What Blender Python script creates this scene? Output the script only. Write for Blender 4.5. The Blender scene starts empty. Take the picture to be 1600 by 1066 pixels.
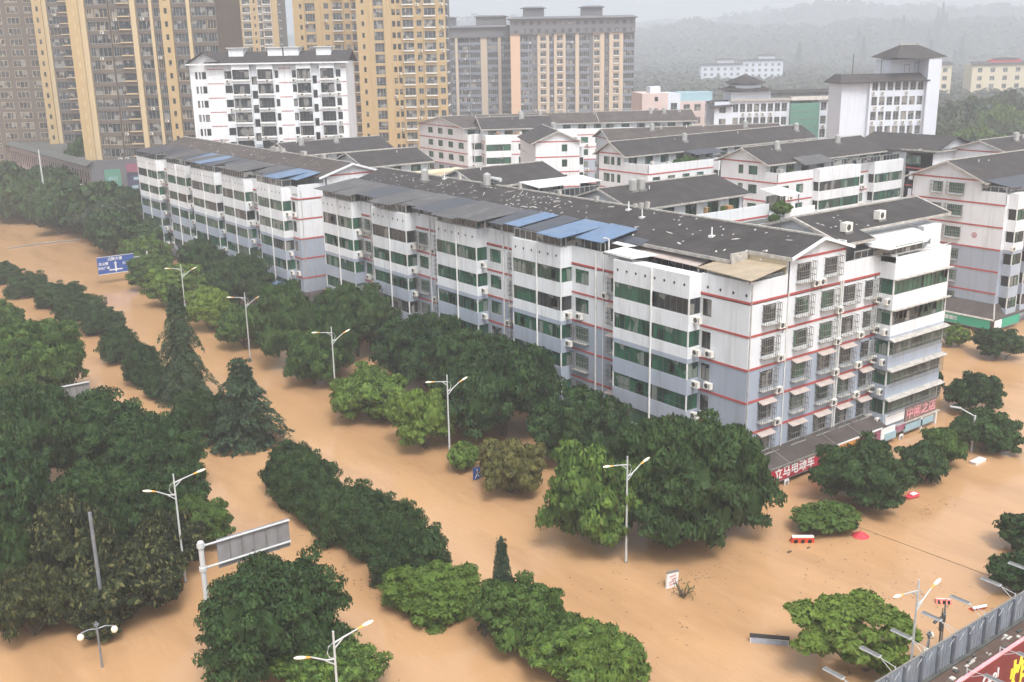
import bpy, math, random
import numpy as np
from mathutils import Matrix, Vector
random.seed(7); R=math.radians; PI=math.pi
S=bpy.context.scene; COL=S.collection

# ------------------------------------------------------------ camera, sky, sun, exposure
CAMZ=38.2; PITCH,ROLL,YAW=R(15.776),R(-1.021),R(36.786)
fw=Vector((math.sin(YAW)*math.cos(PITCH),math.cos(YAW)*math.cos(PITCH),-math.sin(PITCH)))
rt=Vector((math.cos(YAW),-math.sin(YAW),0)); up=rt.cross(fw)
r2=rt*math.cos(ROLL)+up*math.sin(ROLL); u2=-rt*math.sin(ROLL)+up*math.cos(ROLL)
cd=bpy.data.cameras.new('camera'); cam=bpy.data.objects.new('camera',cd); COL.objects.link(cam)
cam.matrix_world=Matrix(((r2.x,u2.x,-fw.x,0),(r2.y,u2.y,-fw.y,0),(r2.z,u2.z,-fw.z,CAMZ),(0,0,0,1)))
cd.sensor_width=36; cd.lens=36.66; cd.clip_start=0.5; cd.clip_end=9000
S.camera=cam
W=bpy.data.worlds.new('World'); S.world=W; W.use_nodes=True
nt=W.node_tree; nt.nodes.clear()
SUN_EL,SUN_AZ=R(58),R(200)
sky=nt.nodes.new('ShaderNodeTexSky'); sky.sky_type='NISHITA'; sky.sun_disc=False
sky.sun_elevation=SUN_EL; sky.sun_rotation=SUN_AZ; sky.dust_density=7; sky.air_density=1.2
hs=nt.nodes.new('ShaderNodeHueSaturation'); hs.inputs['Saturation'].default_value=.3   # overcast: the cloud deck greys the sky
bg=nt.nodes.new('ShaderNodeBackground'); bg.inputs[1].default_value=.14
wo=nt.nodes.new('ShaderNodeOutputWorld')
nt.links.new(sky.outputs[0],hs.inputs['Color']); nt.links.new(hs.outputs[0],bg.inputs[0]); nt.links.new(bg.outputs[0],wo.inputs[0])
sd=bpy.data.lights.new('sun','SUN'); sd.energy=1.5; sd.angle=R(16); sd.color=(1,.985,.96)
sun=bpy.data.objects.new('sun',sd); COL.objects.link(sun)
sdir=Vector((math.sin(SUN_AZ)*math.cos(SUN_EL),math.cos(SUN_AZ)*math.cos(SUN_EL),math.sin(SUN_EL)))
sun.rotation_euler=(-sdir).to_track_quat('-Z','Y').to_euler()
S.view_settings.view_transform='Standard'; S.view_settings.look='None'; S.view_settings.gamma=1
S.view_settings.exposure=.74
S.cycles.volume_bounces=4; S.cycles.max_bounces=6; S.cycles.volume_max_steps=64

# ------------------------------------------------------------ materials
class NT:
    def __init__(s,name):
        s.m=bpy.data.materials.new(name); s.m.use_nodes=True; s.t=s.m.node_tree; s.b=s.t.nodes['Principled BSDF']
    def n(s,typ,**k):
        o=s.t.nodes.new(typ)
        for a,b in k.items():
            if a in o.inputs: o.inputs[a].default_value=b
            else: setattr(o,a,b)
        return o
    def l(s,a,b): s.t.links.new(a,b)
    def noise(s,scale,detail=3,rough=.55,vec=None,stretch=None,coord='Object'):
        o=s.n('ShaderNodeTexNoise'); o.inputs['Scale'].default_value=scale; o.inputs['Detail'].default_value=detail; o.inputs['Roughness'].default_value=rough
        tc=s.n('ShaderNodeTexCoord').outputs[coord]
        if coord=='World': pass
        if stretch:
            mp=s.n('ShaderNodeMapping'); mp.inputs['Scale'].default_value=stretch; s.l(tc,mp.inputs[0]); tc=mp.outputs[0]
        s.l(tc,o.inputs['Vector']); return o.outputs[0]
    def ramp(s,fac,stops):
        o=s.n('ShaderNodeValToRGB'); e=o.color_ramp.elements
        while len(e)<len(stops): e.new(.5)
        for i,(p,c) in enumerate(stops): e[i].position=p; e[i].color=(*c,1) if len(c)==3 else c
        s.l(fac,o.inputs[0]); return o.outputs[0]
    def mix(s,a,b,f,mode='MIX'):
        o=s.n('ShaderNodeMix'); o.data_type='RGBA'; o.blend_type=mode
        for v,i in ((f,0),(a,6),(b,7)):
            if hasattr(v,'is_output'): s.l(v,o.inputs[i])
            else: o.inputs[i].default_value=v if i==0 else (*v,1)
        return o.outputs[2]
    def math(s,op,a,b=None):
        o=s.n('ShaderNodeMath'); o.operation=op
        for i,v in enumerate((a,b)):
            if v is None: continue
            if hasattr(v,'is_output'): s.l(v,o.inputs[i])
            else: o.inputs[i].default_value=v
        return o.outputs[0]
    def bump(s,h,st=.3,d=.05):
        o=s.n('ShaderNodeBump'); o.inputs['Strength'].default_value=st; o.inputs['Distance'].default_value=d
        s.l(h,o.inputs['Height']); s.l(o.outputs[0],s.b.inputs['Normal'])
    def set(s,c=None,rough=.6,spec=.4,metal=0):
        if c is not None:
            if hasattr(c,'is_output'): s.l(c,s.b.inputs['Base Color'])
            else: s.b.inputs['Base Color'].default_value=(*c,1)
        s.b.inputs['Roughness'].default_value=rough; s.b.inputs['Specular IOR Level'].default_value=spec; s.b.inputs['Metallic'].default_value=metal
        return s.m
def mul(c,k): return tuple(min(1,x*k) for x in c)
def plain(name,c,rough=.6,var=.12,scale=1.5,spec=.4,metal=0):
    t=NT(name); f=t.noise(scale,4); t.set(t.ramp(f,[(.3,mul(c,1-var)),(.7,mul(c,1+var))]),rough,spec,metal); return t.m
def dirty(name,c,grime,amt=.5,grid=None,rough=.55):
    "painted or tiled wall: rain streaks running down, blotches of grime, faint joints"
    t=NT(name)
    st=t.noise(1.0,5,.6,stretch=(1.6,1.6,.12)); bl=t.noise(.35,5,.6)
    st2=t.noise(1.0,4,.6,stretch=(6,6,.35)); f=t.math('MAXIMUM',t.math('MULTIPLY',t.ramp(st,[(.5,(0,0,0)),(.78,(1,1,1))]),amt),t.math('MULTIPLY',t.ramp(st2,[(.56,(0,0,0)),(.74,(1,1,1))]),amt*.55))
    g=t.math('MULTIPLY',t.ramp(bl,[(.5,(0,0,0)),(.85,(1,1,1))]),amt*.7)
    c1=t.mix(c,grime,t.math('MAXIMUM',f,g))
    if grid:
        sp=t.n('ShaderNodeSeparateXYZ'); t.l(t.n('ShaderNodeTexCoord').outputs['Object'],sp.inputs[0])
        m=None
        for ax,per in ((2,grid[1]),(0,grid[0]),(1,grid[0])):
            q=t.math('FRACT',t.math('DIVIDE',sp.outputs[ax],per)); q=t.math('LESS_THAN',q,.07)
            m=q if m is None else t.math('MAXIMUM',m,q)
        c1=t.mix(c1,mul(c,.72),t.math('MULTIPLY',m,.35))
    fine=t.noise(9,2); c1=t.mix(c1,mul(c,.85),t.math('MULTIPLY',fine,.3))
    t.set(c1,rough,.35); return t.m
def rooftile(name,c,per=.33,spec=.3,ang=0):
    t=NT(name)
    mp=t.n('ShaderNodeMapping'); t.l(t.n('ShaderNodeTexCoord').outputs['Object'],mp.inputs[0])
    sp=t.n('ShaderNodeSeparateXYZ'); t.l(mp.outputs[0],sp.inputs[0])
    w=None
    for ax in (0,1):
        q=t.math('FRACT',t.math('DIVIDE',sp.outputs[ax],per)); q=t.math('ABSOLUTE',t.math('SUBTRACT',q,.5))
        w=q if w is None else t.math('ADD',w,q)
    bl=t.noise(.5,6,.65); fn=t.noise(7,3)
    c1=t.ramp(bl,[(.28,mul(c,.6)),(.5,c),(.68,mul(c,1.5)),(.85,(c[0]*2.3,c[1]*2.1,c[2]*1.9))])
    c1=t.mix(c1,mul(c,.55),t.math('MULTIPLY',fn,.45))
    c1=t.mix(c1,mul(c,.5),t.math('MULTIPLY',w,.35))
    t.set(c1,.75,spec); t.bump(w,.5,.05); return t.m
def ribbed(name,c,per,rough=.45,metal=0,rust=None):
    t=NT(name); sp=t.n('ShaderNodeSeparateXYZ'); t.l(t.n('ShaderNodeTexCoord').outputs['Object'],sp.inputs[0])
    q=t.math('ADD',sp.outputs[0],sp.outputs[1]); q=t.math('FRACT',t.math('DIVIDE',q,per)); q=t.math('ABSOLUTE',t.math('SUBTRACT',q,.5))
    bl=t.noise(.8,5,.6); c1=t.ramp(bl,[(.35,mul(c,.8)),(.7,mul(c,1.12))])
    if rust: c1=t.mix(c1,rust,t.ramp(t.noise(.5,6,.7),[(.5,(0,0,0)),(.75,(.8,.8,.8))]))
    c1=t.mix(c1,mul(c,.6),t.math('MULTIPLY',q,.8))
    t.set(c1,rough,.4,metal); t.bump(q,.5,.04); return t.m
def glassmat(name,c,c2,curtain=(.3,.3,.28),amt=.25,rough=.12,per=.9):
    "window glass: dark room behind, tint differing from pane to pane, a curtain here and there"
    t=NT(name)
    geo=t.n('ShaderNodeNewGeometry'); mp=t.n('ShaderNodeMapping'); t.l(geo.outputs['Position'],mp.inputs[0]); mp.inputs['Scale'].default_value=(1/per,1/per,1/1.5)
    v=t.n('ShaderNodeTexVoronoi'); v.voronoi_dimensions='3D'; v.inputs['Scale'].default_value=1.0; v.inputs['Randomness'].default_value=.35
    t.l(mp.outputs[0],v.inputs['Vector'])
    sp=t.n('ShaderNodeSeparateColor'); t.l(v.outputs['Color'],sp.inputs[0])
    a=t.mix(c,c2,sp.outputs[0]); k=t.math('MULTIPLY',t.math('LESS_THAN',sp.outputs[1],amt),.75)
    t.set(t.mix(a,curtain,k),rough,.5); return t.m
def leafmat(name,c,warm=(.1,.1,.02),wamt=.15,vari=.6):
    t=NT(name); geo=t.n('ShaderNodeNewGeometry'); oi=t.n('ShaderNodeObjectInfo')
    big=t.noise(4.5,3,.6)
    c1=t.ramp(geo.outputs['Random Per Island'],[(0,mul(c,1-vari*.6)),(.6,c),(1,mul(c,1+vari))])
    c1=t.mix(c1,mul(c,.42),t.ramp(big,[(.40,(.9,.9,.9)),(.52,(0,0,0))])); c1=t.mix(c1,(c[0]*1.9,c[1]*1.6,c[2]*1.3),t.ramp(big,[(.52,(0,0,0)),(.66,(.9,.9,.9))]))
    c1=t.mix(c1,warm,t.math('MULTIPLY',t.math('GREATER_THAN',geo.outputs['Random Per Island'],1-wamt),.6))
    c1=t.mix(c1,(c[0]*2.1,c[1]*1.6,c[2]*1.2),t.math('MULTIPLY',t.math('POWER',oi.outputs['Random'],1.5),.5))
    t.set(c1,.6,.12)
    tr=t.n('ShaderNodeBsdfTranslucent'); t.l(c1,tr.inputs[0]); mx=t.n('ShaderNodeMixShader'); mx.inputs[0].default_value=.2
    t.l(t.b.outputs[0],mx.inputs[1]); t.l(tr.outputs[0],mx.inputs[2]); t.l(mx.outputs[0],t.t.nodes['Material Output'].inputs[0])
    return t.m
M={}
M['white']=dirty('white_tile',(.75,.775,.80),(.28,.26,.22),.62,(.6,.3))
M['blue']=dirty('blue_grey_tile',(.37,.42,.50),(.20,.20,.19),.6,(.6,.3))
M['stain']=dirty('weathered_render',(.62,.60,.56),(.16,.15,.13),.9)
M['red']=dirty('red_band',(.42,.085,.075),(.22,.10,.09),.7)
M['roof']=rooftile('dark_roof_tile',(.052,.048,.048))
M['roofold']=rooftile('old_roof_tile',(.085,.072,.066))
M['fleck']=plain('fallen_render_flake',(.46,.445,.42),.8,.2,3)
M['cap']=plain('weathered_ridge_cap',(.38,.36,.33),.8,.3,2)
M['glass']=glassmat('green_window_glass',(.012,.034,.026),(.03,.13,.075),(.24,.27,.24),.18)
M['glassd']=glassmat('dark_window_glass',(.012,.016,.018),(.04,.045,.05),(.28,.27,.25),.2)
M['glassb']=glassmat('tower_window_glass',(.03,.033,.035),(.085,.09,.095),(.3,.28,.25),.22,.15,1.3)
M['frame']=plain('window_frame',(.28,.3,.29),.5)
M['framed']=plain('dark_window_frame',(.07,.075,.07),.5)
M['cage']=plain('cage_bars',(.24,.235,.22),.5,.2,metal=.3)
M['awn']=plain('faded_awning',(.42,.36,.33),.7,.15)
M['pipe']=plain('white_drainpipe',(.68,.68,.66),.5)
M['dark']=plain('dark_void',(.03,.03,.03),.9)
M['ac']=plain('aircon_casing',(.70,.68,.62),.5,.1)
M['fan']=plain('aircon_fan',(.06,.06,.06),.6)
M['bluesheet']=ribbed('blue_sheet_roof',(.13,.21,.34),.45,rust=(.22,.24,.26))
M['slate']=ribbed('slate_blue_sheet',(.06,.068,.085),.45)
M['greysheet']=ribbed('grey_sheet_roof',(.085,.085,.088),.5,rust=(.22,.215,.21))
M['cream']=ribbed('cream_canopy_sheet',(.42,.34,.24),.4,rust=(.3,.24,.17))
M['whitesheet']=ribbed('white_sheet_roof',(.8,.8,.78),.5)
M['yellow']=dirty('ochre_wall',(.46,.335,.175),(.3,.2,.1),.4)
M['yellowp']=dirty('pale_ochre_wall',(.52,.41,.25),(.4,.3,.2),.3)
M['brown']=dirty('brown_grey_wall',(.135,.11,.09),(.1,.09,.08),.3)
M['beige']=dirty('beige_wall',(.50,.41,.31),(.35,.3,.25),.3)
M['peach']=dirty('peach_wall',(.58,.40,.28),(.35,.3,.25),.2)
M['bluegrey']=dirty('blue_grey_wall',(.16,.19,.24),(.1,.1,.1),.3)
M['greywall']=dirty('grey_wall',(.13,.135,.15),(.08,.08,.08),.3)
M['pink']=dirty('pink_wall',(.58,.47,.44),(.4,.3,.28),.3)
M['coolwhite']=dirty('cool_white_wall',(.60,.64,.71),(.35,.36,.38),.35)
M['podium']=dirty('pink_stone',(.36,.27,.25),(.2,.16,.15),.4)
M['cond']=plain('concrete_dark',(.09,.095,.09),.8,.25)
M['greenwall']=dirty('green_glass_wall',(.10,.26,.20),(.08,.15,.12),.3)
M['ywall']=dirty('cream_wall',(.62,.54,.38),(.4,.36,.3),.3)
M['bark']=plain('bark',(.09,.07,.05),.9,.3,4)
M['lamp']=plain('white_lamp_paint',(.50,.51,.51),.35,.06)
M['lens']=plain('lamp_lens',(.80,.74,.60),.3,.1)
M['amber']=plain('lamp_amber',(.70,.36,.08),.3,.1)
M['galv']=ribbed('corrugated_steel',(.36,.40,.46),.36,.4,.25,rust=(.3,.3,.3))
M['steel']=plain('dull_steel',(.22,.24,.27),.5,.2,metal=.4)
M['signback']=ribbed('sign_back_panel',(.27,.26,.26),.9)
M['signblue']=plain('road_sign_blue',(.035,.09,.30),.4,.1)
M['signwhite']=plain('sign_white',(.75,.75,.75),.4,.05)
M['signred']=dirty('shop_sign_red',(.42,.025,.05),(.2,.03,.04),.2)
M['maroon']=plain('billboard_maroon',(.16,.012,.022),.4,.08)
M['orange']=dirty('shop_sign_orange',(.68,.30,.06),(.3,.15,.05),.4)
M['mauve']=dirty('poster_purple',(.26,.09,.15),(.5,.35,.38),.6)
M['signgreen']=dirty('shop_sign_green',(.04,.34,.22),(.03,.2,.13),.2)
M['signbrown']=dirty('shop_sign_brown',(.23,.15,.13),(.15,.1,.09),.4)
M['lightblue']=dirty('light_blue_band',(.30,.46,.52),(.3,.35,.35),.5)
M['navy']=dirty('navy_sign',(.05,.055,.11),(.15,.15,.17),.5)
M['pinktext']=plain('pink_lettering',(.75,.33,.36),.5)
M['ytext']=plain('yellow_lettering',(.85,.72,.06),.5)
M['brick']=dirty('brown_brick',(.10,.065,.05),(.22,.2,.17),.6)
M['plasticred']=plain('barrier_red',(.62,.07,.03),.4)
M['redroof']=plain('umbrella_red',(.62,.05,.07),.6)
M['wood']=plain('timber_shutter',(.34,.2,.1),.7,.3)
M['tank']=plain('tank_steel',(.5,.5,.48),.35,.1,metal=.5)
M['leafD']=leafmat('leaf_dark',(0.03,0.068,0.024),(.05,.075,.03),.1)
M['leafM']=leafmat('leaf_mid',(0.052,0.108,0.028),(.07,.09,.03),.12)
M['leafL']=leafmat('leaf_light',(0.09,0.165,0.036),(.1,.12,.04),.15)
M['leafO']=leafmat('leaf_olive',(0.11,0.125,0.045),(.14,.11,.05),.25)
M['leafG']=leafmat('leaf_magnolia',(.026,.040,.018),(.20,.19,.07),.2,.7)
M['leafH']=leafmat('leaf_hedge',(0.028,0.064,0.024),(.06,.075,.03),.06,.5)
M['leafV']=leafmat('leaf_vine',(0.062,0.125,0.028),(.09,.12,.03),.18)
M['leafC']=leafmat('leaf_cedar',(0.034,0.066,0.038),(.05,.06,.04),.05,.5)
M['leafF']=leafmat('leaf_far',(.042,.07,.042),(.06,.08,.05),.1)
M['leafX']=leafmat('leaf_hill',(.038,.055,.042),(.05,.07,.05),.1,.4)

t=NT('flood_water')
a=t.noise(.018,4,.55,stretch=(1.6,.5,1)); b=t.noise(.12,5,.6,stretch=(1.8,.45,1)); c=t.noise(1.6,3,.5,stretch=(1.5,.8,1))
col=t.ramp(a,[(.3,(.425,.246,.122)),(.7,(.52,.318,.166))])
col=t.mix(col,(.31,.175,.085),t.ramp(b,[(.33,(.5,.5,.5)),(.54,(0,0,0))]))
d=t.noise(.5,6,.7,stretch=(3.2,.35,1))
col=t.mix(col,(.56,.37,.22),t.ramp(d,[(.56,(0,0,0)),(.74,(.35,.35,.35))]))
col=t.mix(col,(.42,.22,.11),t.ramp(c,[(.58,(0,0,0)),(.8,(.3,.3,.3))]))
t.set(col,.13,.5); h=t.math('ADD',t.math('MULTIPLY',b,.7),t.math('MULTIPLY',c,.35)); t.bump(h,.5,.16)
M['water']=t.m
M['mud']=plain('wet_ground',(.075,.085,.07),.9,.3,.05)
M['crown_shade']=plain('inner_crown_shade',(.018,.036,.014),.9,.3,4)  # shade inside crowns put into a dark green colour; no crown faces take it
t=NT('hill_ground'); f=t.noise(.02,6,.65); t.set(t.ramp(f,[(.3,(.03,.045,.028)),(.55,(.045,.065,.04)),(.75,(.08,.095,.06))]),.9,.1); M['hill']=t.m

# ------------------------------------------------------------ mesh helpers
class MB:
    def __init__(s): s.v=[]; s.f=[]; s.m=[]; s.mats=[]; s.T=Matrix()
    def mi(s,m):
        if m not in s.mats: s.mats.append(m)
        return s.mats.index(m)
    def add(s,vs,fs,m):
        n=len(s.v); T=s.T; k=s.mi(m)
        for p in vs: q=T@Vector(p); s.v.append((q.x,q.y,q.z))
        for f in fs: s.f.append([n+i for i in f]); s.m.append(k)
    def box(s,x0,x1,y0,y1,z0,z1,m):
        if x0>x1:x0,x1=x1,x0
        if y0>y1:y0,y1=y1,y0
        s.add([(x0,y0,z0),(x1,y0,z0),(x1,y1,z0),(x0,y1,z0),(x0,y0,z1),(x1,y0,z1),(x1,y1,z1),(x0,y1,z1)],
              [(0,3,2,1),(4,5,6,7),(0,1,5,4),(1,2,6,5),(2,3,7,6),(3,0,4,7)],m)
    def poly(s,pts,m): s.add(pts,[tuple(range(len(pts)))],m)
    def slab(s,pts,th,m):
        "a thick sheet: polygon pts, thickness th downwards"
        n=len(pts); vs=list(pts)+[(x,y,z-th) for x,y,z in pts]
        fs=[tuple(range(n)),tuple(range(2*n-1,n-1,-1))]+[(i,i+n,(i+1)%n+n,(i+1)%n) for i in range(n)]
        s.add(vs,fs,m)
    def tube(s,pts,r,m,n=8,r1=None):
        pts=[Vector(p) for p in pts]; vs=[];fs=[]
        for i,p in enumerate(pts):
            d=(pts[min(i+1,len(pts)-1)]-pts[max(i-1,0)]).normalized()
            a=d.orthogonal().normalized() if abs(d.z)<.99 else Vector((1,0,0)); b=d.cross(a).normalized(); a=b.cross(d)
            rr=r if r1 is None else r+(r1-r)*i/(len(pts)-1)
            for k in range(n): an=2*PI*k/n; vs.append(p+a*math.cos(an)*rr+b*math.sin(an)*rr)
        for i in range(len(pts)-1):
            for k in range(n): fs.append((i*n+k,i*n+(k+1)%n,(i+1)*n+(k+1)%n,(i+1)*n+k))
        fs.append(tuple(range(n-1,-1,-1))); fs.append(tuple((len(pts)-1)*n+k for k in range(n)))
        s.add([tuple(v) for v in vs],fs,m)
    def ell(s,c,rx,ry,rz,m,n=12,k=8):
        vs=[];fs=[]
        for i in range(k+1):
            th=PI*i/k
            for j in range(n): ph=2*PI*j/n; vs.append((c[0]+rx*math.sin(th)*math.cos(ph),c[1]+ry*math.sin(th)*math.sin(ph),c[2]+rz*math.cos(th)))
        for i in range(k):
            for j in range(n): fs.append((i*n+j,(i+1)*n+j,(i+1)*n+(j+1)%n,i*n+(j+1)%n))
        s.add(vs,fs,m)
    def mesh(s,name):
        me=bpy.data.meshes.new(name); me.from_pydata(s.v,[],s.f)
        for m in s.mats: me.materials.append(M[m])
        me.polygons.foreach_set('material_index',s.m); me.update(); return me
    def build(s,name,parent=None,label=None):
        o=bpy.data.objects.new(name,s.mesh(name)); COL.objects.link(o)
        if parent: o.parent=parent
        if label: o['label']=label
        return o
def tag(o,label,cat=None,group=None,kind=None):
    if label: o['label']=label
    if cat: o['category']=cat
    if group: o['group']=group
    if kind: o['kind']=kind
    return o
def empty(name,loc,yaw,label,cat,group=None):
    o=bpy.data.objects.new(name,None); COL.objects.link(o); o.location=loc; o.rotation_euler=(0,0,R(yaw)); o.empty_display_size=.5
    return tag(o,label,cat,group)
def inst(name,me,parent,T=None):
    o=bpy.data.objects.new(name,me); COL.objects.link(o); o.parent=parent
    if T is not None: o.matrix_local=T
    return o
def copytree(o,parent=None):
    c=o.copy(); COL.objects.link(c); c.parent=parent
    for ch in list(o.children): copytree(ch,c)
    return c
FONTS=None
def text(name,body,size,mat,parent,T,depth=.02,label=None,sx=1,vertical=False):
    cu=bpy.data.curves.new(name,'FONT'); cu.body='\n'.join(body) if vertical else body; cu.size=size; cu.extrude=depth; cu.align_x='CENTER'; cu.align_y='CENTER'; cu.offset=size*.012
    cu.resolution_u=2
    tmp=bpy.data.objects.new(name,cu); COL.objects.link(tmp)
    dg=bpy.context.evaluated_depsgraph_get(); me=bpy.data.meshes.new_from_object(tmp.evaluated_get(dg)); bpy.data.objects.remove(tmp)
    me.materials.clear(); me.materials.append(M[mat])
    o=inst(name,me,parent,T@Matrix.Rotation(R(90),4,'X')@Matrix.Diagonal((sx,1,1,1))); 
    if label: o['label']=label
    return o
TR=lambda x,y,z: Matrix.Translation((x,y,z))
RZ=lambda a: Matrix.Rotation(R(a),4,'Z')

def wall(mb,T,x0,x1,z0,z1,holes,matf,zc=(),depth=.16,rev='stain'):
    "a wall on local y=0 with real openings; matf(zmid) gives the colour by height"
    mb.T=T
    xs=sorted({x0,x1,*[v for h in holes for v in (h[0],h[1]) if x0<v<x1]})
    zs=sorted({z0,z1,*[z for z in zc if z0<z<z1],*[v for h in holes for v in (h[2],h[3]) if z0<v<z1]})
    for j in range(len(zs)-1):
        a,b=zs[j],zs[j+1]; zm=(a+b)/2; hh=[h for h in holes if h[2]<zm<h[3]]; start=None
        for i in range(len(xs)-1):
            xm=(xs[i]+xs[i+1])/2; hit=any(h[0]<xm<h[1] for h in hh)
            if not hit and start is None: start=xs[i]
            if hit and start is not None: mb.poly([(start,0,a),(xs[i],0,a),(xs[i],0,b),(start,0,b)],matf(zm)); start=None
        if start is not None: mb.poly([(start,0,a),(x1,0,a),(x1,0,b),(start,0,b)],matf(zm))
    for a,b,c,d in holes:
        mb.poly([(a,0,c),(a,depth,c),(a,depth,d),(a,0,d)],rev); mb.poly([(b,0,c),(b,0,d),(b,depth,d),(b,depth,c)],rev)
        mb.poly([(a,0,c),(b,0,c),(b,depth,c),(a,depth,c)],rev); mb.poly([(a,0,d),(a,depth,d),(b,depth,d),(b,0,d)],rev)
    mb.T=Matrix()

WM={}
def winmesh(w,h,nx,nz,fr,gl,single=False,d=.13,slab=None,fin=0):
    k=(round(w,2),round(h,2),nx,nz,fr,gl,single,d,slab,fin)
    if k in WM: return WM[k]
    f=MB(); t=.055 if not single else .09
    f.box(0,w,d-.05,d,0,t,fr); f.box(0,w,d-.05,d,h-t,h,fr); f.box(0,t,d-.05,d,t,h-t,fr); f.box(w-t,w,d-.05,d,t,h-t,fr)
    for i in range(1,nx): x=w*i/nx; f.box(x-t*.45,x+t*.45,d-.045,d,t,h-t,fr)
    for i in range(1,nz): z=h*(.3 if nz==2 else i/nz) if nz<3 else h*i/nz; f.box(t,w-t,d-.043,d-.002,z-t*.4,z+t*.4,fr)
    g=f if single else MB()
    g.poly([(t*.5,d-.012,t*.5),(w-t*.5,d-.012,t*.5),(w-t*.5,d-.012,h-t*.5),(t*.5,d-.012,h-t*.5)],gl)
    if slab:
        f.box(-.06,w+.06,-.35,d-.06,-.32,-.06,slab)
        if fin: f.box(-.1,0,-.35,d-.06,-.06,h,slab)
    WM[k]=(f.mesh('window'),None if single else g.mesh('pane'))
    return WM[k]
_cage={}
def cagemesh(w,h):
    k=(round(w,2),round(h,2))
    if k in _cage: return _cage[k]
    c=MB(); D=.55; r=.022
    for z in (-.15,h*.28,h*.62,h+.08):
        c.box(-.12,w+.12,-D-r,-D+r,z-r,z+r,'cage')
        for x in (-.12,w+.12): c.box(x-r,x+r,-D,0,z-r,z+r,'cage')
    n=max(3,int(w/.22))
    for i in range(n+1): x=-.12+(w+.24)*i/n; c.box(x-.014,x+.014,-D-.014,-D+.014,-.15,h+.08,'cage')
    for y in (-D*.33,-D*.66):
        for x in (-.12,w+.12): c.box(x-.014,x+.014,y-.014,y+.014,-.15,h+.08,'cage')
    c.box(-.12,w+.12,-D,-.01,-.2,-.165,'stain')
    a=MB(); a.slab([(-.15,-.02,h+.34),(-.15,-D-.1,h+.12),(w+.15,-D-.1,h+.12),(w+.15,-.02,h+.34)],.04,'awn')
    _cage[k]=(c.mesh('window_cage'),a.mesh('awning')); return _cage[k]
_ac={}
def acmesh():
    if _ac: return _ac['m']
    a=MB(); a.box(0,.85,-.42,-.08,0,.58,'ac'); a.box(0.05,.8,-.12,-.06,.05,.1,'cage')
    a.box(.1,.14,-.4,0,-.08,0,'cage'); a.box(.7,.74,-.4,0,-.08,0,'cage')
    g=MB(); n=14; g.add([(.33+.23*math.cos(2*PI*i/n),-.43,.29+.23*math.sin(2*PI*i/n)) for i in range(n)],[tuple(range(n))],'fan')
    g.box(.64,.66,-.432,-.42,.08,.5,'fan'); g.box(.70,.72,-.432,-.42,.08,.5,'fan')
    _ac['m']=(a.mesh('air_conditioner'),g.mesh('fan_grille')); return _ac['m']

class Bld:
    def __init__(s,name,loc,yaw,label,cat='building',group=None,far=False):
        s.r=empty(name,loc,yaw,label,cat,group); s.Mw=TR(*loc)@RZ(yaw); s.w=MB(); s.roof=MB(); s.far=far; s.wins={}; s.nac=0
    def win(s,T,x,z,w,h,style='plain',nx=2,nz=1,fr='frame',gl='glass',name='window',slab=None,fin=0,d=.13):
        P=s.Mw@T@Vector((x,0,z)); q=P-Vector((0,0,CAMZ)); pr=w*h/max(1,q.length)**2
        s.wins.setdefault(name,[]).append((pr,T@TR(x,0,z),w,h,style,nx,nz,fr,gl,slab,fin,d))
    def ac(s,T,x,z):
        if s.nac>=95: return
        s.nac+=1; a,g=acmesh(); o=inst('air_conditioner',a,s.r,T@TR(x,0,z)); inst('fan_grille',g,o)
    def finish(s,wallname='wall'):
        for name,L in s.wins.items():
            L.sort(key=lambda a:-a[0])
            for pr,T,w,h,style,nx,nz,fr,gl,slab,fin,d in L[:100]:
                single=s.far
                f,p=winmesh(w,h,nx,nz,fr,gl,single,d,slab,fin); o=inst(name,f,s.r,T)
                if p: inst('pane',p,o)
                if style in('cage','cagea'):
                    c,a=cagemesh(w,h); inst('window_cage',c,o)
                    if style=='cagea': inst('awning',a,o)
            if len(L)>100:
                mb=MB()
                for pr,T,w,h,style,nx,nz,fr,gl,slab,fin,d in L[100:]:
                    f,_=winmesh(w,h,nx,nz,fr,gl,True,d,slab,fin); mb.T=T
                    names=[m.name for m in f.materials]; inv={M[k].name:k for k in M}
                    vs=[tuple(v.co) for v in f.vertices]
                    for i,nm in enumerate(names):
                        fs=[tuple(pl.vertices) for pl in f.polygons if pl.material_index==i]; mb.add(vs,fs,inv[nm])
                tag(mb.build(name,s.r),None,kind='stuff')
        if s.w.v: s.w.build(wallname,s.r)
        if s.roof.v: s.roof.build('roof',s.r)
        return s.r
def gableroof(mb,x0,x1,ye0,ye1,yr,zr,slope,mat,th=.16,cap='cap'):
    "ridge along x at y=yr, eaves at ye0 and ye1"
    z0=zr-slope*(yr-ye0); z1=zr-slope*(ye1-yr)
    mb.slab([(x0,ye0,z0),(x1,ye0,z0),(x1,yr,zr),(x0,yr,zr)],th,mat)
    mb.slab([(x0,yr,zr+.003),(x1,yr,zr+.003),(x1,ye1,z1),(x0,ye1,z1)],th,mat)
    mb.box(x0,x1,yr-.14,yr+.14,zr-.02,zr+.12,cap)
    mb.box(x0,x1,ye0-.05,ye0+.04,z0-.24,z0+.02,cap)
def barge(mb,x,ye0,ye1,yr,zr,slope,mat='cap',w=.14):
    for ya,s_ in ((ye0,1),(ye1,-1)):
        za=zr-slope*abs(yr-ya)
        mb.slab([(x-w,ya,za+.05),(x+w,ya,za+.05),(x+w,yr,zr+.05),(x-w,yr,zr+.05)][::(1 if s_>0 else -1)],.3,mat)
FL=[1.84+3*i for i in range(6)]  # storey floors above the flood; 16.84 is the roof terrace
SZ=[4.84,7.84,10.84,13.84,16.84]
def wb(z): return 'blue' if z<10.84 else 'white'
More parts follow.
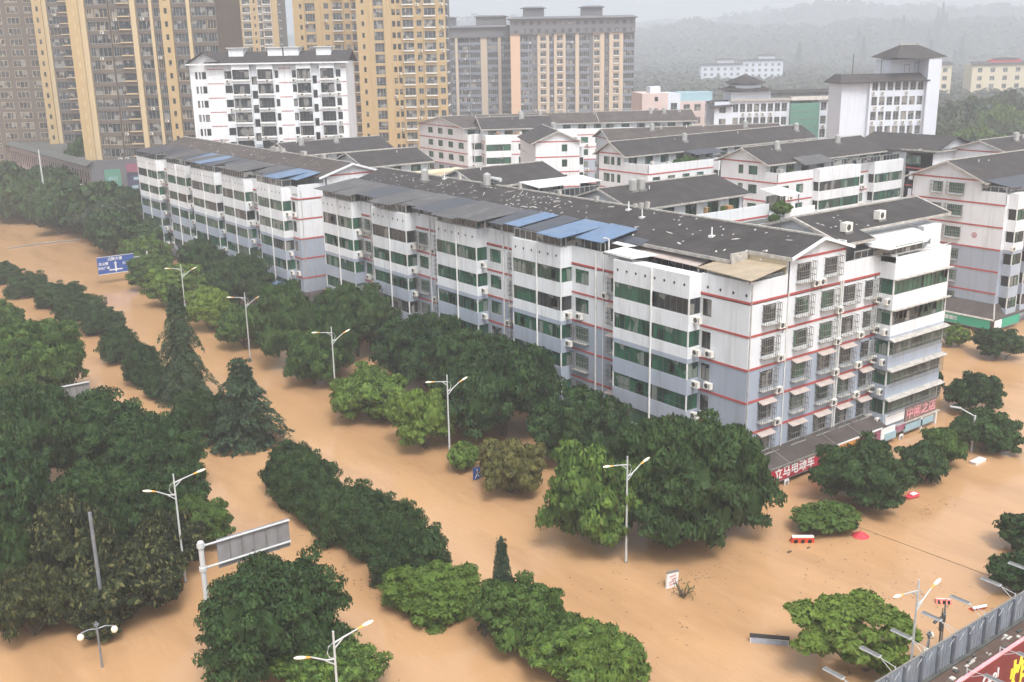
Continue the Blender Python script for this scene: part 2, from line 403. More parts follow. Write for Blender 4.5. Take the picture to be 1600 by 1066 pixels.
def stripe(b,T,x0,x1,z,out=.05):
    mb=MB(); mb.T=T; mb.box(x0,x1,-out,.0,z-.15,z+.06,'red'); mb.build('red_band',b.r)
def pipe(b,T,x,z0,z1,y=-.1,m='pipe',r=.07):
    mb=MB(); mb.T=T; mb.tube([(x,y,z0),(x,y,z1)],r,m,6); mb.build('drainpipe',b.r)

def bay(b,T,x0,x1,out,rows,gl='glass',two=True,side='R',ztop=18.55,diamonds=True,tint=None,slabs=False,pad=.0):
    "a projecting stack of glazed balconies: solid bands in the wall mesh, glass bands as windows of their own"
    w=b.w; w.T=T
    zb=rows[0]-1.6
    edges=[]; z=zb
    for f in rows: edges.append((z,f)); z=f+1.5
    edges.append((z,ztop))
    for a,c in edges:
        for lo,hi in ((a,min(c,10.84)),(max(a,10.84),c)):
            if hi-lo>.05: w.box(x0,x1,-out,0,lo,hi,wb((lo+hi)/2))
        if slabs: w.box(x0-.05,x1+.35,-out-.35,-out,a-.04,a+.05,'cap')
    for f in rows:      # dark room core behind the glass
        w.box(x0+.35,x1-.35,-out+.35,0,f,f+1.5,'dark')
        w.box(x0,x0+.12,-out,-out+.12,f,f+1.5,'pipe'); w.box(x1-.12,x1,-out,-out+.12,f,f+1.5,'pipe')
    xm=(x0*.47+x1*.53) if side=='R' else (x0*.53+x1*.47)
    w.T=Matrix()
    for f in rows:
        g=gl if random.random()<.8 else 'glassd'
        for a,c in ((x0+.12,xm-.1),(xm+.1,x1-.12)):
            g=gl if random.random()<.85 else 'glassd'
            b.win(T@TR(0,-out,0),a,f,c-a,1.5,'plain',max(2,round((c-a)/.75)),1+(random.random()<.3),'framed',g,'bay_window',d=.12)
            if random.random()<.3:
                cur=1
        sw=out-.12
        Ts=T@TR(x1,-out,0)@RZ(90) if side=='R' else T@TR(x0,0,0)@RZ(-90)
        b.win(Ts,.12 if side=='R' else 0,f,sw,1.5,'plain',2,1,'framed',g,'bay_window',d=.12)
    if two:
        pipe(b,T,xm,zb-1.5,ztop,-out-.08,r=.1)
    if diamonds:
        mb=MB(); mb.T=T; n=max(3,round((x1-x0)/1.3))
        for i in range(n):
            x=x0+(x1-x0)*(i+.5)/n; z=(rows[-1]+1.5+ztop)/2+.15
            mb.add([(x,-out-.02,z-.17),(x+.15,-out-.02,z),(x,-out-.02,z+.17),(x-.15,-out-.02,z)],[(0,1,2,3)],'dark')
        mb.build('drain_hole',b.r)
def canopy(b,pts,mat,th=.05,posts=None,name='canopy'):
    mb=MB(); mb.slab(pts,th,mat)
    o=mb.build(name,b.r)
    if posts:
        for (x,y,z0,z1) in posts:
            p=MB(); p.box(x-.05,x+.05,y-.05,y+.05,z0,z1,'cage'); p.build('canopy_post',o)
    return o
def glazed(b,pts,z0,z1,gl='glassd',n=None,name='terrace_glazing'):
    "a glazed screen along a line of points"
    mb=MB()
    for (xa,ya),(xb,yb) in zip(pts,pts[1:]):
        d=Vector((xb-xa,yb-ya,0)); L=d.length; T=TR(xa,ya,0)@Matrix.Rotation(math.atan2(yb-ya,xb-xa),4,'Z'); mb.T=T
        mb.box(0,L,0,.04,z0,z1,gl); k=max(1,int(L/.9))
        for i in range(k+1): x=L*i/k; mb.box(x-.035,x+.035,-.03,.07,z0,z1,'frame')
        mb.box(0,L,-.02,.06,z1-.1,z1,'frame'); mb.box(0,L,-.02,.06,z0+.0,z0+.08,'frame')
    mb.T=Matrix(); return mb.build(name,b.r)
def flecks(mb,n,fx,slope):
    for i in range(n):
        x,y=fx(); z=slope(x,y)+.015; a=random.uniform(0,PI); l=random.uniform(.08,.24) if random.random()<.9 else random.uniform(.35,.7); w=random.uniform(.06,.12)
        ca,sa=math.cos(a),math.sin(a); pts=[]
        for u,v in ((-l,-w*.6),(0,-w),(l,-w*.3),(l*.7,w),(-l*.6,w*.8)):
            X=x+u*ca-v*sa; Y=y+u*sa+v*ca; pts.append((X,Y,slope(X,Y)+.015))
        mb.poly(pts,'fleck')

# ------------------------------------------------------------ ground, water
def sheet(name,x0,x1,y0,y1,z,m,label,n=1):
    mb=MB(); mb.poly([(x0,y0,z),(x1,y0,z),(x1,y1,z),(x0,y1,z)],m); o=mb.build(name); return tag(o,label,None,None,'structure')
sheet('ground',-2500,2500,-2500,2500,-3.2,'mud','river mud and ground under the flood')
sheet('water',-70,420,-60,345,0,'water','brown muddy flood water covering the streets')

# terrain: hills behind the town
rng=np.random.default_rng(3)
def vnoise(x,y,seed):
    xi=np.floor(x).astype(int); yi=np.floor(y).astype(int); xf=x-xi; yf=y-yi
    def h(a,b): n=(a*374761393+b*668265263+seed*9176)&0x7fffffff; n=((n^(n>>13))*1274126177)&0x7fffffff; return ((n^(n>>16))&0xffff)/65535.
    u=xf*xf*(3-2*xf); v=yf*yf*(3-2*yf)
    return (h(xi,yi)*(1-u)+h(xi+1,yi)*u)*(1-v)+(h(xi,yi+1)*(1-u)+h(xi+1,yi+1)*u)*v
def fbm(x,y,seed,o=4):
    s=0;a=1;t=0
    for i in range(o): s+=a*vnoise(x*2**i,y*2**i,seed+i); t+=a; a*=.5
    return s/t
def terr(lat,dep):
    K=2.6; return np.where(dep<1100,-2.5,0)+np.clip((dep-1000)/120,0,1)*((terr0(lat/K,dep/K)-38.2)*K+38.2+66*np.clip(1-(dep-1118)/900,0,1))
def terr0(lat,dep):
    "height from lateral / depth metres measured along the valley axis"
    n=fbm(lat/140+9,dep/160+3,5); n2=fbm(lat/45,dep/45,11)
    ridge=np.clip((dep-430)/420,0,1); ridge=ridge*ridge*(3-2*ridge)
    side=np.clip((lat-20)/260,0,1)
    far=np.clip((dep-700)/500,0,1)
    return -4+ridge*(18+58*n*(.55+.45*side)+12*n2)+far*(25*fbm(lat/300+2,dep/300,21))
CX,SX=math.cos(YAW),math.sin(YAW)
nl,nd=240,120; LA=np.linspace(-900,2400,nl); DE=np.linspace(1000,3900,nd)
LL,DD=np.meshgrid(LA,DE); ZZ=terr(LL,DD)
ZZ=np.maximum(ZZ,-3)+np.clip((DD-1100)/90,0,1)*(12*fbm(LL/16,DD/16,31,2)*(.6+.8*vnoise(LL/40,DD/40,8)))
XX=LL*CX+DD*SX; YY=-LL*SX+DD*CX
vs=np.stack([XX.ravel(),YY.ravel(),ZZ.ravel()],1)
fs=[(j*nl+i,j*nl+i+1,(j+1)*nl+i+1,(j+1)*nl+i) for j in range(nd-1) for i in range(nl-1)]
me=bpy.data.meshes.new('hills'); me.from_pydata(vs.tolist(),[],fs); me.materials.append(M['hill'])
o=bpy.data.objects.new('hills',me); COL.objects.link(o); tag(o,'wooded hills behind the town fading into mist',None,None,'structure')

# ------------------------------------------------------------ the two long blocks on the avenue
def long_block(name,loc,L,bays,label,south):
    b=Bld(name,loc,0,label,'apartment building','white apartment blocks with red bands')
    W_=RZ(-90); w=b.w     # west facade: local x = -Y
    holes=[]; wins=[]
    rec=[]; prev=bays[0][0]
    for (a,c),(a2,c2) in zip(bays,bays[1:]): rec.append((c,a2))
    rows=[f+1.05 for f in FL[:5]]
    for ri,(a,c) in enumerate(rec):
        for k,f in enumerate(FL[:5]):
            # beside the bay to the south a narrow window, further on a wide one
            for x0_,ww,sty in ((-(a+2.0),1.5,'cagea' if random.random()<.45 else 'cage'),(-(c-.5),2.1,'cage' if random.random()<.35 else 'plain')):
                holes.append((x0_,x0_+ww,f+.95,f+2.45)); b.win(W_,x0_,f+.95,ww,1.5,sty,3 if ww>1.8 else 2,2 if random.random()<.5 else 1,'framed','glass' if random.random()<.6 else 'glassd')
            if random.random()<.6: b.ac(W_,-(a+2.9),f+.2)
    a0=bays[0][0]
    for f in FL[:5]:
        holes.append((-(a0-.2),-(a0-1.3),f+.9,f+2.5)); b.win(W_,-(a0-.2),f+.9,1.1,1.6,'plain',2,1,'framed','glassd')
    wall(w,W_,-L,0,-3.2,16.84,holes,wb,(10.84,))
    # parapet of the recesses and the corner
    w.T=W_
    for a,c in rec: w.box(-c,-a,0,.18,16.842,18.55,'white')
    w.box(-bays[0][0],0,0,.18,16.842,18.6,'white'); w.box(-L,-bays[-1][1],0,.18,16.842,18.6,'white'); w.T=Matrix()
    for a,c in rec:
        for z in SZ: stripe(b,W_,-c,-a,z)
        pipe(b,W_,-(a*.48+c*.52),0,18.4,r=.09); pipe(b,W_,-(a*.62+c*.38),0,18.4,r=.05)
    for z in SZ: stripe(b,W_,-bays[0][0],0,z)
    dm=MB(); dm.T=W_
    for x in [ -(bays[0][0]-.8)+i*((bays[0][0]-1.2)/3) for i in range(4)]:
        dm.add([(x,-.02,17.25),(x+.15,-.02,17.42),(x,-.02,17.6),(x-.15,-.02,17.42)],[(0,1,2,3)],'dark')
    dm.build('drain_hole',b.r)
    for i,(a,c) in enumerate(bays):
        bay(b,W_,-c,-a,1.5,rows,side='R')
        for k,f in enumerate(FL[:5]):
            if random.random()<.85: b.ac(W_@TR(0,-.55,0),-a-.02,f+.32)
            if random.random()<.3: b.ac(W_@TR(0,-.0,0),-a+1.0,f+.32)
    # rear mass and floor of the roof terrace
    w.box(.0,18,0,L,16.6,16.835,'cond')
    w.box(17.8,18,0,L,-3.2,16.6,'white'); w.box(0,18,L-.2,L,-3.2,16.6,'white')
    # top storey, set back under the tiled roof
    RX,RZ_,SL=9.2,21.5,.3
    return b,RX,RZ_,SL,W_

b,RX,RZr,SL,WF=long_block('apartment_block',(67.8,56.8,0),76.4,[(5.6,15.5),(23.4,31.6),(38.3,46.6),(53.4,61.9),(67.2,75.8)],
   'long white and blue-grey apartment block at the flooded street corner, above a red shop sign','corner')
MAIN=b; w=b.w; TS=Matrix()
# --- south (street corner) facade
cols=[(1.75,1.75),(6.1,1.95),(9.8,1.9),(13.1,1.8),(16.4,1.55)]
holes=[]
for f in FL[:5]:
    for i,(x,ww) in enumerate(cols):
        if i==4 : sty='cage' if f>5 else 'cagea'
        else: sty='cagea' if (f<8 and random.random()<.8) else 'cage'
        holes.append((x,x+ww,f+.9,f+2.5)); b.win(TS,x,f+.9,ww,1.6,sty,2,2,'framed','glassd' if random.random()<.6 else 'glass')
        if i in (0,2,3,4) and random.random()<.85: b.ac(TS,x+ww+.15 if i!=3 else x+ww+.5,f+.15)
for x in (6.1,10.0):
    holes.append((x,x+1.9,16.84+1.0,16.84+2.55))
    b.win(TS,x,17.84,1.9,1.55,'cage',2,2,'framed','glassd'); b.ac(TS,x+2.0 if x<8 else x-1.0,17.1)
wall(w,TS,0,18.6,-3.2,16.84,[h for h in holes if h[3]<16.8],wb,(10.84,))
wall(w,TS,4.9,12.9,16.84,20.02,[h for h in holes if h[3]>17],wb)
w.poly([(4.9,0,20.02),(12.9,0,20.02),(12.9,0,20.1),(8.95,0,21.35),(4.9,0,20.1)],'white')
for z in SZ: stripe(b,TS,0,18.55,z)
stripe(b,TS,4.9,12.9,19.95)
w.box(0.18,4.9,0,.18,16.842,18.6,'white'); w.box(12.9,18.6,0,.18,16.842,18.6,'white')
for x in (.12,5.0,12.45,12.8): pipe(b,TS,x,1.5,17 if x>12 else 18.4,m='cap' if x<1 else 'pipe',r=.05 if x<6 else .08)
mb=MB(); mb.tube([(5.1,-.05,14.5),(4.7,-.05,14.2),(4.5,-.05,13.4)],.03,'dark',5); mb.build('drainpipe',b.r)
rowsS=[f+1.05 for f in FL[:5]]
bay(b,TS,18.6,27.9,1.6,rowsS,side='R',diamonds=False,two=False,slabs=True)
for f in rowsS:   # west cheek of the corner bays, green glass
    b.win(TR(18.6,0,0)@RZ(-90),0,f,1.48,1.5,'plain',2,1,'framed','glass','bay_window',d=.12)
    if f<15: b.ac(TR(18.2,-.9,0),-.1,f-.95); 
    b.ac(TS,17.7,f-.75)
for f in rowsS[:3]:
    mb=MB(); mb.slab([(18.5,-1.6,f+1.72),(18.5,-2.2,f+1.52),(28.2,-2.2,f+1.52),(28.2,-1.6,f+1.72)],.04,'cap'); mb.build('balcony_awning',b.r)
    g=MB()
    for i in range(46): x=18.7+9.1*i/45; g.box(x-.015,x+.015,-2.0,-1.97,f-.1,f+1.35,'cage')
    for z in (f-.1,f+.6,f+1.35): g.box(18.7,27.9,-2.01,-1.97,z-.02,z+.02,'cage')
    g.build('window_cage',b.r)
# east end beyond the bays
w.box(27.9,31,1.5,12,-3.2,20,'white'); w.box(18.6,27.9,0,.1,-3.2,2,'stain')
w.box(18,31,11.8,12,-3.2,20,'white')
# terrace storey of the wing
w.box(13.2,31,2.9,3.1,16.84,20.9,'white'); w.box(13.1,13.3,0.2,12,16.84,20.6,'white')
w.box(13,31,0,12,16.6,16.83,'cond')
w.poly([(13.14,.3,20.3),(13.14,5.9,21.95),(13.14,11.6,20.3)],'white')
glazed(b,[(18.7,-1.45),(23,-1.45)],18.8,19.6); glazed(b,[(14.5,.1),(17.5,.1),(18.6,-1.0)],18.6,19.4,'glassd')
# penthouse wall of the west arm
WALLX=4.9
w.box(WALLX,WALLX+.18,.0,76.2,16.84,20.0,'white')
glazed(b,[(4.6,4.7),(4.6,17)],16.9,18.9,'glassd'); w.box(WALLX-.03,WALLX+.0,.2,4.5,16.9,19.9,'ywall')
rf=b.roof
def zw(x,y=0): return RZr-SL*abs(x-RX)
# west slope in three runs: notch at the corner, long eave, then behind the sheds
def wslope(y0,y1,xe): rf.slab([(xe,y1,zw(xe)),(xe,y0,zw(xe)),(RX,y0,RZr),(RX,y1,RZr)],.16,'roof')
wslope(-.45,4.6,4.75); wslope(4.6,17.2,2.6); wslope(17.2,77.2,3.5)
rf.slab([(RX,77.2,RZr+.003),(RX,-.45,RZr+.003),(13.6,-.45,zw(13.6)),(13.6,77.2,zw(13.6))],.16,'roof')
rf.slab([(13.6,77.2,zw(13.6)),(13.6,12.5,zw(13.6)),(18.6,12.5,zw(18.6)),(18.6,77.2,zw(18.6))],.16,'roof')
rf.box(RX-.14,RX+.14,-.5,77.3,RZr-.02,RZr+.13,'cap')
rf.box(2.5,2.62,4.5,17.2,zw(2.6)-.3,zw(2.6)+.02,'cap'); rf.box(4.65,4.77,-.5,4.5,zw(4.75)-.32,zw(4.75)+.02,'cap'); rf.box(2.5,4.75,4.4,4.6,zw(2.6)-.35,zw(4.75)-.05,'cap')
for s_,xa,za in ((1,4.7,zw(4.7)),(-1,13.6,zw(13.6))):
    rf.slab([(xa,-.55,za+.04),(xa,-.43,za+.04),(RX,-.43,RZr+.04),(RX,-.55,RZr+.04)] if s_>0 else [(xa,-.43,za+.04),(xa,-.55,za+.04),(RX,-.55,RZr+.04),(RX,-.43,RZr+.04)],.3,'white')
rf.slab([(2.6,4.5,zw(2.6)+.02),(2.6,4.62,zw(2.6)+.02),(4.75,4.62,zw(4.75)+.02),(4.75,4.5,zw(4.75)+.02)],.4,'white')
flecks(rf,90,lambda:(random.uniform(4.5,8.6),random.gauss(38,6)),zw)
flecks(rf,30,lambda:(random.uniform(3.5,8.8),random.uniform(2,22)),zw)
flecks(rf,50,lambda:(random.uniform(4.5,8.6),random.uniform(48,74)),zw)
# wing roof (runs east)
gableroof(rf,12.7,17.6,.1,12.1,5.95,22.1,.31,'roof'); gableroof(rf,17.6,33.2,1.9,12.1,5.95,22.1,.31,'roof'); barge(rf,12.7,.1,12.1,5.95,22.1,.31)
barge(rf,33.2,1.9,12.1,5.95,22.1,.31)
flecks(rf,12,lambda:(random.uniform(14,20),random.uniform(.8,5.5)),lambda x,y:22.1-.31*abs(y-5.95))
# chimneys / vents
for x,y in ((6.0,10),(7.3,33.8-13),(8.4,24),(8.8,60)):
    mb=MB(); mb.box(x-.25,x+.25,y-.25,y+.25,zw(x)-.1,zw(x)+.12,'whitesheet'); mb.tube([(x,y,zw(x)),(x,y,zw(x)+.9)],.07,'whitesheet',6); mb.build('roof_vent',b.r)
# canopies and sheds on the terraces
canopy(b,[(4.86,.05,19.45),(4.86,6.4,19.35),(.2,6.3,18.98),(-.75,-.65,18.98)],'cream',.06,[(-.6,-.4,18.6,18.93),(-.2,5.8,18.6,18.95)],'cream_canopy')
glazed(b,[(.25,5.2),(.25,.4),(4.6,.4)],18.6,18.85,'glassd')
canopy(b,[(4.8,18.5,19.85),(1.3,19,19.3),(1.2,16.5,19.25),(4.6,14,19.7)],'whitesheet',.05)
canopy(b,[(3.4,8,18.95),(3.6,19.8,19.2),(1.9,19.9,18.75),(2.0,8,18.5)],'awn',.05)
canopy(b,[(1.0,12,19.15),(1.2,17,19.2),(-1.3,17.4,18.95),(-1.5,13,18.95)],'whitesheet',.05)
glazed(b,[(-1.3,17.2),(-1.3,13)],18.75,19.0,'framed')
canopy(b,[(4.8,15.8,20.05),(5.0,22.0,20.05),(2.0,20.6,19.5),(1.9,15.5,19.45)],'slate')
sheds=[(18.5,22.6,'bluesheet',-.3),(22.6,26.6,'bluesheet',-2.2),(27.2,30.2,'slate',-1.3),(31.0,33.6,'bluesheet',-1.0),(33.6,36.4,'slate',-1.2),(36.6,41,'greysheet',-2.2),(41,45.5,'greysheet',-2.9),(45.5,50.5,'slate',-2.4),(50.5,55,'greysheet',-1.2),(55,60.5,'greysheet',-2.8),(60.5,66.5,'slate',-1.0),(66.5,71.3,'greysheet',-2.2),(71.3,77.0,'greysheet',-2.0)]
for y0,y1,m,xo in sheds:
    zl=19.62+random.uniform(-.1,.15); zh=20.35+random.uniform(0,.12)
    canopy(b,[(4.6,y1-.05,zh),(xo,y1-.05,zl+random.uniform(-.1,.1)),(xo,y0+.05,zl),(4.6,y0+.05,zh-.1)],m,.07,[(max(xo,-1.3)+.1,y0+.3,18.6,zl)],'shed_roof')
for y,s_ in ((59,2.2),(72,1.4),(25,1.6)):
    canopy(b,[(1.5,y+s_,19.95),(-1.2,y+s_,19.5),(-1.2,y,19.5),(1.5,y,19.95)],'bluesheet',.04,name='shed_roof')
for a,c in [(23.6,31.4),(38.5,46.4),(53.6,61.7),(67.4,75.6)]: glazed(b,[(.1,c+.1),(-1.25,c),(-1.25,a),(.1,a-.1)],18.56,19.6,'glassd')
for a,c in [(18.5,23.6),(31.4,38.5),(46.4,53.6),(61.7,67.4)]: glazed(b,[(.12,c),(.12,a)],18.5,19.5,'glassd')
canopy(b,[(17.2,-1.7,19.5),(23.8,-1.5,19.5),(26.6,-.2,19.55),(27.4,3.0,20.05),(18.2,3.0,20.1),(16.8,.2,19.6)],'whitesheet',.08,[(18.7,-1.4,18.7,19.45),(22.9,-1.3,18.7,19.45),(26.3,-.2,18.7,19.5)],'white_canopy')
glazed(b,[(18.8,-1.3),(22.8,-1.2),(26.2,-.2)],18.75,19.4,'glassd')
mb=MB(); mb.box(18.6,27.9,-1.6,-1.42,18.79,18.81,'cap'); 
mb.build('parapet_cap',b.r)
w.box(18.6,18.78,-1.58,0,18.0,18.8,'white')
for x,y in ((15.5,1.9),(22.2,2.9)):
    z=22.1-.31*abs(y-5.95); mb=MB(); mb.box(x-.5,x+.5,y-.35,y+.35,z+.1,z+.95,'ac'); mb.box(x-.6,x+.6,y-.4,y-.3,z-.1,z+.12,'cage'); mb.box(x-.6,x+.6,y+.3,y+.4,z-.05,z+.15,'cage')
    o=mb.build('air_conditioner',b.r); g=MB(); g.add([(x-.1+.3*math.cos(2*PI*i/14),y-.36,z+.52+.3*math.sin(2*PI*i/14)) for i in range(14)],[tuple(range(14))],'fan'); g.build('fan_grille',o)
for x,y in ((7.3,62.5),(8.6,50)):
    z=zw(x); mb=MB(); mb.box(x-.6,x+.6,y-.6,y+.6,z-.1,z+.25,'cage'); mb.tube([(x,y,z+.2),(x,y,z+1.5)],.5,'tank',12); mb.tube([(x,y,z+1.5),(x,y,z+1.75)],.5,'tank',12,.1); mb.build('water_tank',b.r)
mb=MB(); mb.tube([(9.6,48.5,22.2),(9.6,51.5,22.2)],.26,'lamp',10); mb.slab([(8.9,48.6,21.8),(9.4,48.6,22.0),(9.4,51.4,22.0),(8.9,51.4,21.8)],.06,'glassd'); mb.build('solar_heater',b.r)
for y in (22,22.9,23.8,30,36.5,44,57):
    mb=MB(); mb.box(RX-.18,RX+.18,y-.2,y+.2,RZr-.05,RZr+random.uniform(.35,.8),'cap'); mb.build('chimney',b.r)
mb=MB(); mb.tube([(-.2,17.6,18.3),(-.2,17.6,20.1)],.09,'lamp',6); mb.tube([(-.2,17.6,20.05),(-.7,17.9,20.2)],.07,'lamp',6); mb.build('roof_vent',b.r)
# shop canopies at street level
mb=MB(); mb.slab([(-1.9,-2.2,1.98),(18.5,-2.2,1.98),(18.5,0,2.7),(-.1,0,2.7)],.1,'roofold'); mb.slab([(-2.2,-2.0,1.98),(-.1,0,2.7),(-.1,76,2.7),(-2.4,76,1.98)],.1,'roofold')
for x in (3.7,10.5,14.4): mb.slab([(x,-2.2,2.02),(x+.08,-2.2,2.02),(x+.08,0,2.74),(x,0,2.74)],.02,'cage')
mb.box(-1.9,10.6,-2.32,-2.2,1.85,2.02,'cage'); mb.box(10.6,17.6,-2.32,-2.2,1.9,2.02,'whitesheet')
mb.build('shop_canopy',b.r)
def sign(x0,x1,y,z0,z1,m,label,txt=None,size=.8,tm='signwhite',sx=1,tx=None,frame='cage',parent=None,T=Matrix(),name='shop_sign'):
    q=MB(); q.T=T; q.box(x0,x1,y-.1,y,z0,z1,m); q.box(x0,x1,y-.13,y,z0-.08,z0,frame)
    o=q.build(name,parent or b.r,label)
    if txt: text('lettering',txt,size,tm,o,T@TR((x0+x1)/2 if tx is None else tx,y-.13,(z0+z1)/2),sx=sx)
    return o
sign(1.2,10.5,-2.1,.62,1.86,'signred','red shop sign with white lettering reading 立马电动车','立马电动车',1.15,'signwhite',.98,tx=4.5)
sign(-1.9,1.1,-2.1,.62,1.86,'signred','red end of the scooter shop sign')
o=sign(10.9,14.1,-2.1,.35,1.84,'orange','faded orange shop sign')
for i in range(5):
    q=MB(); q.box(11.2+i*.62,11.3+i*.62,-2.25,-2.2,.4,1.7,'wood'); q.build('stripe',o)
o=sign(14.2,17.5,-2.1,.25,1.84,'mauve','purple poster with a white figure and lettering','大',1.1,'signwhite',1)
sign(17.6,19.9,-2.1,.7,1.75,'signwhite','pale shop sign board')
sign(18.9,22.1,-1.62,1.75,2.75,'signwhite','blank white board under the corner balconies')
sign(18.2,20.0,-2.2,.5,1.2,'lightblue','pale blue shop sign')
sign(20.0,22.0,-1.9,.75,1.35,'mauve','small pink and white shop sign')
sign(22.3,27.7,-1.62,1.25,2.85,'signbrown','brown shop sign with pink lettering','中國之店',1.25,'pinktext',1.05)
sign(21.8,27.0,-1.9,.45,1.1,'lightblue','light blue band below the brown sign')
for x in (3.4,17.9,21.0):
    q=MB(); q.box(x-.3,x+.3,-2.3,-2.2,-.15,.5,'signwhite'); q.box(x-.18,x+.18,-2.32,-2.3,0,.35,'cage'); q.build('hanging_sign',b.r)
for x in (0.6,24.9,27.5):
    q=MB(); q.box(x-.12,x+.12,-2.0,-1.75,-3.2,1.3,'pipe'); q.build('pillar',b.r)
w.box(0.5,27.5,-.02,.3,-3.2,1.5,'dark')
sign(-16.5,-13.2,-1.62,1.6,2.6,'orange','faded orange sign on the avenue side',T=WF)
sign(-22,-17,-2.4,.7,1.7,'navy','dark sign on the avenue side',T=WF)
sign(-36,-26,-2.4,.7,1.7,'signwhite','pale sign on the avenue side',T=WF)
sign(-75,-60,-2.4,.7,1.7,'navy','dark sign band on the avenue side',T=WF)
# laundry and clutter on the balconies
q=random.Random(21)
for i in range(16):
    f=rowsS[q.randrange(5)]; x=q.uniform(19.2,27); l=MB(); l.slab([(x,-1.72,f+1.3),(x+.45,-1.72,f+1.3),(x+.45,-1.72,f+.55),(x,-1.72,f+.6)],.02,q.choice(['pinktext','signwhite','signblue','mauve','wood'])); l.build('laundry',b.r)
for i in range(22):
    a,c=q.choice([(5.6,15.5),(23.4,31.6),(38.3,46.6),(53.4,61.9),(67.2,75.8)]); f=rowsS[q.randrange(5)]; x=-q.uniform(a+1,c-1); l=MB(); l.T=WF; l.slab([(x,-1.56,f+1.2),(x+.5,-1.56,f+1.2),(x+.5,-1.56,f+.35),(x,-1.56,f+.45)],.02,q.choice(['signwhite','signblue','mauve','wood','greenwall'])); l.build('laundry',b.r)
for i in range(40):
    x=q.uniform(.5,4.2); y=q.uniform(1,76); l=MB(); s_=q.uniform(.15,.45); l.box(x-s_,x+s_,y-s_,y+s_,16.84,16.84+q.uniform(.3,1.2),q.choice(['stain','wood','tank','dark','leafM'])); l.build('terrace_clutter',b.r)
for y in (2.4,35,48,68):
    l=MB(); l.tube([(6.5,y,20.5),(6.5,y,23)],.03,'framed',4); l.tube([(6.1,y,22.8),(6.9,y,22.8)],.02,'framed',4); l.tube([(6.2,y,22.4),(6.8,y,22.4)],.02,'framed',4); l.build('antenna',b.r)
b.finish()

b,_,_,_,WF=long_block('apartment_block',(67.8,143.3,0),70,[(2.4,11.4),(16.3,25.6),(28.7,39.7),(42.6,52),(57.6,68.8)],
   'long white apartment block farther up the avenue, its plain end wall facing the gap','far')
w=b.w
wall(w,Matrix(),0,18,-3.2,16.84,[],wb,(10.84,)); w.box(.18,4.4,0,.18,16.842,18.9,'white'); w.box(4.4,13.5,0,.18,16.842,20,'white')
w.poly([(4.4,0,20),(13.6,0,20),(9.2,0,21.35)],'white')
for z in SZ+[19.9]: stripe(b,Matrix(),4.4 if z>19 else 0,13.6 if z>19 else 18,z)
pipe(b,Matrix(),.5,1,18,m='cap',r=.05)
w.box(4.7,4.9,0,70,16.84,20,'white')
rf=b.roof; RX=9.2
rf.slab([(3.4,70.8,zw(3.4)),(3.4,-.6,zw(3.4)),(RX,-.6,RZr),(RX,70.8,RZr)],.16,'roofold'); rf.slab([(RX,70.8,RZr+.003),(RX,-.6,RZr+.003),(18.6,-.6,zw(18.6)),(18.6,70.8,zw(18.6))],.16,'roofold')
rf.box(RX-.14,RX+.14,-.7,70.9,RZr,RZr+.14,'cap')
rf.slab([(3.4,-.7,zw(3.4)+.04),(3.4,-.58,zw(3.4)+.04),(RX,-.58,RZr+.04),(RX,-.7,RZr+.04)],.32,'white'); rf.slab([(18,-.58,zw(18)+.04),(18,-.7,zw(18)+.04),(RX,-.7,RZr+.04),(RX,-.58,RZr+.04)],.32,'white')
flecks(rf,60,lambda:(random.uniform(4,8.8),random.uniform(4,60)),zw)
for y0,y1,m,xo in ((1,6,'bluesheet',0.5),(3.5,8.5,'bluesheet',-1.6),(8.5,11.5,'slate',-1.2),(11.5,16,'greysheet',.2),(16,25.5,'greysheet',-2.0),(25.5,29.5,'slate',.4),(33,37,'bluesheet',-2.0),(37,41,'greysheet',-2.2),(41,44,'bluesheet',-.6),(44,47,'slate',-1.0),(47,52,'greysheet',-2.0),(52,57.5,'slate',0),(57.5,69,'slate',-1.9),(29.5,34,'slate',-1.7)):
    zl=19.6+random.uniform(-.1,.2); canopy(b,[(4.6,y1-.1,20.4),(xo,y1-.1,zl),(xo,y0+.1,zl),(4.6,y0+.1,20.35)],m,.07,None,'shed_roof')
for a,c in [(2.4,11.4),(16.3,25.6),(28.7,39.7),(42.6,52),(57.6,68.8)]: glazed(b,[(.1,c+.1),(-1.3,c),(-1.3,a),(.1,a-.1)],18.56,19.6,'glassd')
for a,c in [(11.4,16.3),(25.6,28.7),(39.7,42.6),(52,57.6)]: glazed(b,[(.12,c),(.12,a)],18.5,19.5,'glassd')
for y,sy in ((24,.4),(27,1.2),(9,.4),(16,.6),(50,.5)):
    mb=MB(); mb.box(RX-.3,RX+.3,y-sy,y+sy,RZr-.1,RZr+.7,'cap'); mb.build('chimney',b.r)
mb=MB(); mb.slab([(-2.4,70,1.98),(-2.4,-2,1.98),(0,-2,2.7),(0,70,2.7)],.1,'roofold'); mb.slab([(-2.4,-2.4,1.7),(18,-2.4,1.7),(18,0,2.6),(-.1,0,2.6)],.1,'roofold'); mb.build('shop_canopy',b.r)
sign(2.0,11,-2.4,1.1,3.2,'orange','weathered orange shop hoarding in the gap between the blocks')
sign(-14,-1.5,-2.45,.5,1.9,'navy','dark navy shop sign with faint lettering',T=WF)
canopy(b,[(0,5,3.6),(-2.0,5,3.1),(-2.0,-1+6,3.1),(0,5.0,3.6)][:0] or [(-.1,9.5,3.9),(-2.6,9.5,3.3),(-2.6,3.5,3.3),(-.1,3.5,3.9)],'bluesheet',.05,name='shop_awning')
b.finish()

